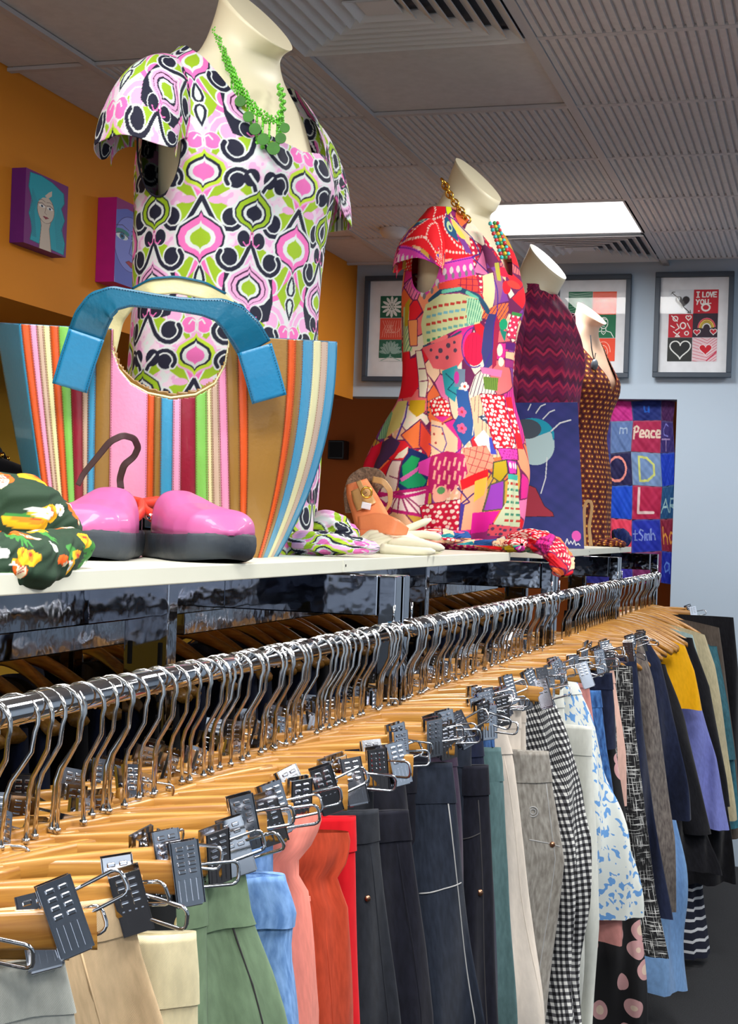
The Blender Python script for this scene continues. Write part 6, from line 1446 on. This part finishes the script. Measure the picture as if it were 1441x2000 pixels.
# ---- black shoes on the recess shelf
def shoe(p, ang, label):
    t = empty('black_shoe', p, ang); ss = np.linspace(0, 1, 26); a = np.linspace(0, 2*PI, 21)[:-1]; P = []
    for q in ss:
        w_ = np.interp(q, [0, .06, .3, .6, .85, 1], [.008, .03, .031, .042, .036, .004]); h_ = np.interp(q, [0, .08, .35, .5, .75, 1], [.06, .075, .062, .05, .032, .008])
        P.append([(w_*math.cos(x), q*.25, .022+h_*.5+h_*.5*math.sin(x)) for x in a])
    surf('shoe_body', np.array(P).transpose(1, 0, 2), M['black'], t, wrap=True, capends=True)
    P = [[(np.interp(q, [0, .06, .3, .6, .85, 1], [.008, .031, .032, .043, .038, .004])*math.copysign(1, math.cos(x))*abs(math.cos(x))**.5, q*.25, .012+.011*math.sin(x)) for x in a] for q in ss]
    surf('shoe_sole', np.array(P).transpose(1, 0, 2), plain('tan_sole', (120, 104, 90), .6), t, wrap=True, capends=True)
    MB().tube([(-.03, .1, .07), (-.016, .115, .092), (0, .12, .098), (.016, .115, .092), (.03, .1, .07)], .0045, 8, ell=1.8).build('shoe_strap', M['black'], t, True)
    MB().ball((.03, .11, .078), .008, 10, 6).build('shoe_buckle', M['gold'], t, True)
    tag(t, label, 'shoe')
q = at(14, 935, X=-2.40); shoe((q.x, q.y-.1, zs), R(20), 'black strapped shoe on the recess shelf at the left edge')
q = at(-40, 935, X=-2.36); shoe((q.x, q.y-.1, zs), R(-30), 'black shoe on the recess shelf, cut by the left edge of the photo')
# ---- sandal, gloves
sd = empty('sandal', onb(720, 2.95, 0)); s0 = sd.location
M['espad'] = plain('woven_brown', (120, 96, 78), .9, 0, .5, 220, 1.0, 260); M['apricot'] = leather('apricot_leather', (238, 140, 92)); M['tanl'] = leather('tan_leather', (206, 160, 104))
ribbon('footbed', [(735, 1046, 74, 2.86), (728, 1022, 66, 2.90), (716, 992, 58, 2.94), (704, 966, 50, 2.98), (697, 944, 36, 3.0)], M['apricot'], sd, s0, .012, curve=.01)
ribbon('heel_pad', [(716, 990, 40, 2.925), (708, 972, 38, 2.945), (700, 954, 30, 2.965)], M['tanl'], sd, s0, .003, curve=.008)
ribbon('heel_counter', [(684, 1000, 20, 3.0), (682, 965, 24, 3.02), (692, 938, 28, 3.03), (712, 924, 26, 3.03), (736, 930, 30, 3.02), (748, 950, 26, 3.0)], M['espad'], sd, s0, .006)
ribbon('heel_counter', [(700, 945, 34, 3.035), (720, 948, 44, 3.04), (740, 958, 30, 3.04)], M['espad'], sd, s0, .005)
ribbon('toe_band', [(700, 1022, 26, 2.89), (740, 1020, 40, 2.86), (772, 1030, 34, 2.84), (795, 1038, 14, 2.86)], M['apricot'], sd, s0, .004)
ribbon('ankle_strap', [(700, 940, 10, 2.99), (708, 958, 10, 2.95), (715, 966, 9, 2.93)], M['tanl'], sd, s0, .003); ribbon('ankle_strap', [(728, 936, 12, 2.96), (748, 940, 12, 2.95), (762, 958, 11, 2.95), (762, 982, 8, 2.96), (752, 1000, 4, 2.97)], M['tanl'], sd, s0, .003)
c_ = at(716, 962, d=2.915)-s0; MB().tube([c_+Vector((.010*math.cos(a)*.95, .010*math.cos(a)*.3, .010*math.sin(a))) for a in np.linspace(0, 2*PI, 19)[:-1]], .0022, 7, closed=True).build('buckle', M['gold'], sd, True)
ribbon('price_sticker', [(706, 986, 13, 2.915), (724, 990, 13, 2.915)], M['mat'], sd, s0, .001)
tag(sd, 'apricot sandal with brown woven heel and gold buckle lying on its back', 'shoe')
M['glove'] = plain('cream_cloth', (226, 220, 194), .85, 0, .05, 20, .4, 60, sheen=.1)
gl = empty('glove', onb(770, 2.96, 0)); g0 = Vector(gl.location)
roll('glove_palm', [onb(690, 2.9, .016)-g0, onb(740, 2.88, .022)-g0, onb(800, 2.9, .018)-g0, onb(868, 2.93, .010)-g0], [.03, .036, .03, .012], M['glove'], gl, None, .62, .22, seed=2.0, n=90, m=120)
for pts, r_ in (([(735, 1048, 2.93), (780, 1040, 2.93), (842, 1014, 2.95)], .009), ([(760, 1060, 2.86), (820, 1062, 2.84), (868, 1072, 2.84)], .010), ([(745, 1072, 2.82), (800, 1078, 2.80), (850, 1082, 2.80)], .009), ([(780, 1048, 2.92), (830, 1044, 2.92), (862, 1050, 2.92)], .009)):
    b = MB(); pp = [at(*p[:2], d=p[2])-g0 for p in pts]; pp = [Vector((np.interp(k, [0, 1, 2], [p[i] for p in pp]) for i in range(3))) for k in np.linspace(0, 2, 12)]
    for p in pp: p.z = max(p.z, r_*.9)
    b.tube(pp, [r_*(1.15-.4*(k/11)) if k < 11 else r_*.3 for k in range(12)], 12); b.build('glove_finger', M['glove'], gl, True)
ribbon('glove_cuff', [(690, 1030, 22, 2.94), (715, 1036, 26, 2.93), (750, 1044, 20, 2.92)], plain('pale_yellow_cloth', (236, 222, 160), .8), gl, g0, .003)
tag(gl, 'pair of crumpled cream gloves lying beside the apricot sandal', 'gloves')
bn = empty('gold_trinket', onb(668, 2.98, 0)); b0 = Vector(bn.location)
roll('beaded_band', [onb(655, 3.0, .045)-b0, onb(668, 2.98, .06)-b0, onb(680, 2.97, .04)-b0, onb(684, 2.97, .02)-b0], [.008, .012, .012, .008], M['espad'], bn, None, 1, .2, seed=6, n=30, m=40)
MB().tube([onb(660, 2.97, .05)-b0, onb(668, 2.96, .07)-b0, onb(680, 2.95, .055)-b0], .003, 8).build('gold_cord', M['gold'], bn, True)
tag(bn, 'small woven gold and red band tucked behind the swirl dress', 'trinket')
# ---- canvas with an eye
def eye(X, Y):
    c = Canvas(X, Y, (48, 54, 128)); c.c += 12*wob(X/60, Y/40, 1.0)[..., None]*np.array([1, .5, 1])
    x0 = 960
    c.x = X+x0; c.y = Y+785
    c.ell(1052, 868, 40, 42, (186, 214, 218)); c.poly(arc(1048, 850, 44, 34, 180, 380, 20)+[(1086, 842), (1048, 856)], (14, 160, 190)); c.ell(1036, 838, 30, 20, (70, 82, 96))
    c.stroke([(1040, 800), (1046, 788)], 2.2, (226, 230, 234)); c.stroke([(1056, 806), (1066, 792), (1076, 788)], 2.4, (226, 230, 234)); c.stroke([(1070, 818), (1084, 804), (1094, 800)], 2.4, (226, 230, 234)); c.stroke([(1086, 842), (1104, 826), (1126, 820)], 2.8, (226, 230, 234))
    c.stroke([(1076, 895), (1072, 935), (1062, 965)], 2.2, (226, 230, 234)); c.poly([(1020, 962), (1040, 950), (1052, 955), (1068, 990), (1084, 1002), (1086, 1010), (1020, 1012)], (168, 44, 66), (60, 20, 50), 1.4)
    c.ell(1128, 1046, 9, 10, (240, 90, 190)); c.stroke([(1106, 1062), (1110, 1052), (1113, 1062), (1117, 1056), (1120, 1062), (1124, 1054), (1126, 1064), (1131, 1060), (1134, 1064)], 1.8, (232, 232, 236))
    return c.c
dC = 4.72
q = [at(955, 787, d=dC+.06), at(1128, 786, d=dC+.03), at(1141, 1069, d=dC-.09), at(955, 1069, d=dC-.06)]
q[2].z = BZ+.001; q[3].z = BZ+.001
t = picture('eye_canvas', *q, 182, 285, eye, .03, (-.25, .95, .1), nu=220, nv=340, sidem=M['bluecanvas'])
tag(t, 'blue canvas painting with one big eye and red lips, leaning on the maroon sweater', 'painting')
ts = empty('sandal', onb(1146, 5.1, 0))
ribbon('strap', [(1141, 1066, 7, 5.1), (1140, 1030, 7, 5.1), (1141, 990, 6, 5.1), (1146, 978, 6, 5.1), (1154, 980, 6, 5.1), (1156, 992, 6, 5.1), (1150, 1030, 6, 5.1), (1154, 1066, 7, 5.1)], M['tanl'], ts, ts.location, .004)
tag(ts, 'tiny tan strap sandal standing between the eye canvas and the spotted dress', 'shoe')
ts = empty('blue_cloth', onb(1212, 5.82, 0)); roll('cloth_fold', [onb(1196, 5.85, .03)-ts.location, onb(1212, 5.85, .035)-ts.location, onb(1232, 5.85, .015)-ts.location], [.04, .05, .02], M['dkblue'], ts, None, .8, .15, n=40, m=40)
tag(ts, 'crumpled deep blue cloth at the far end of the boards', 'cloth')
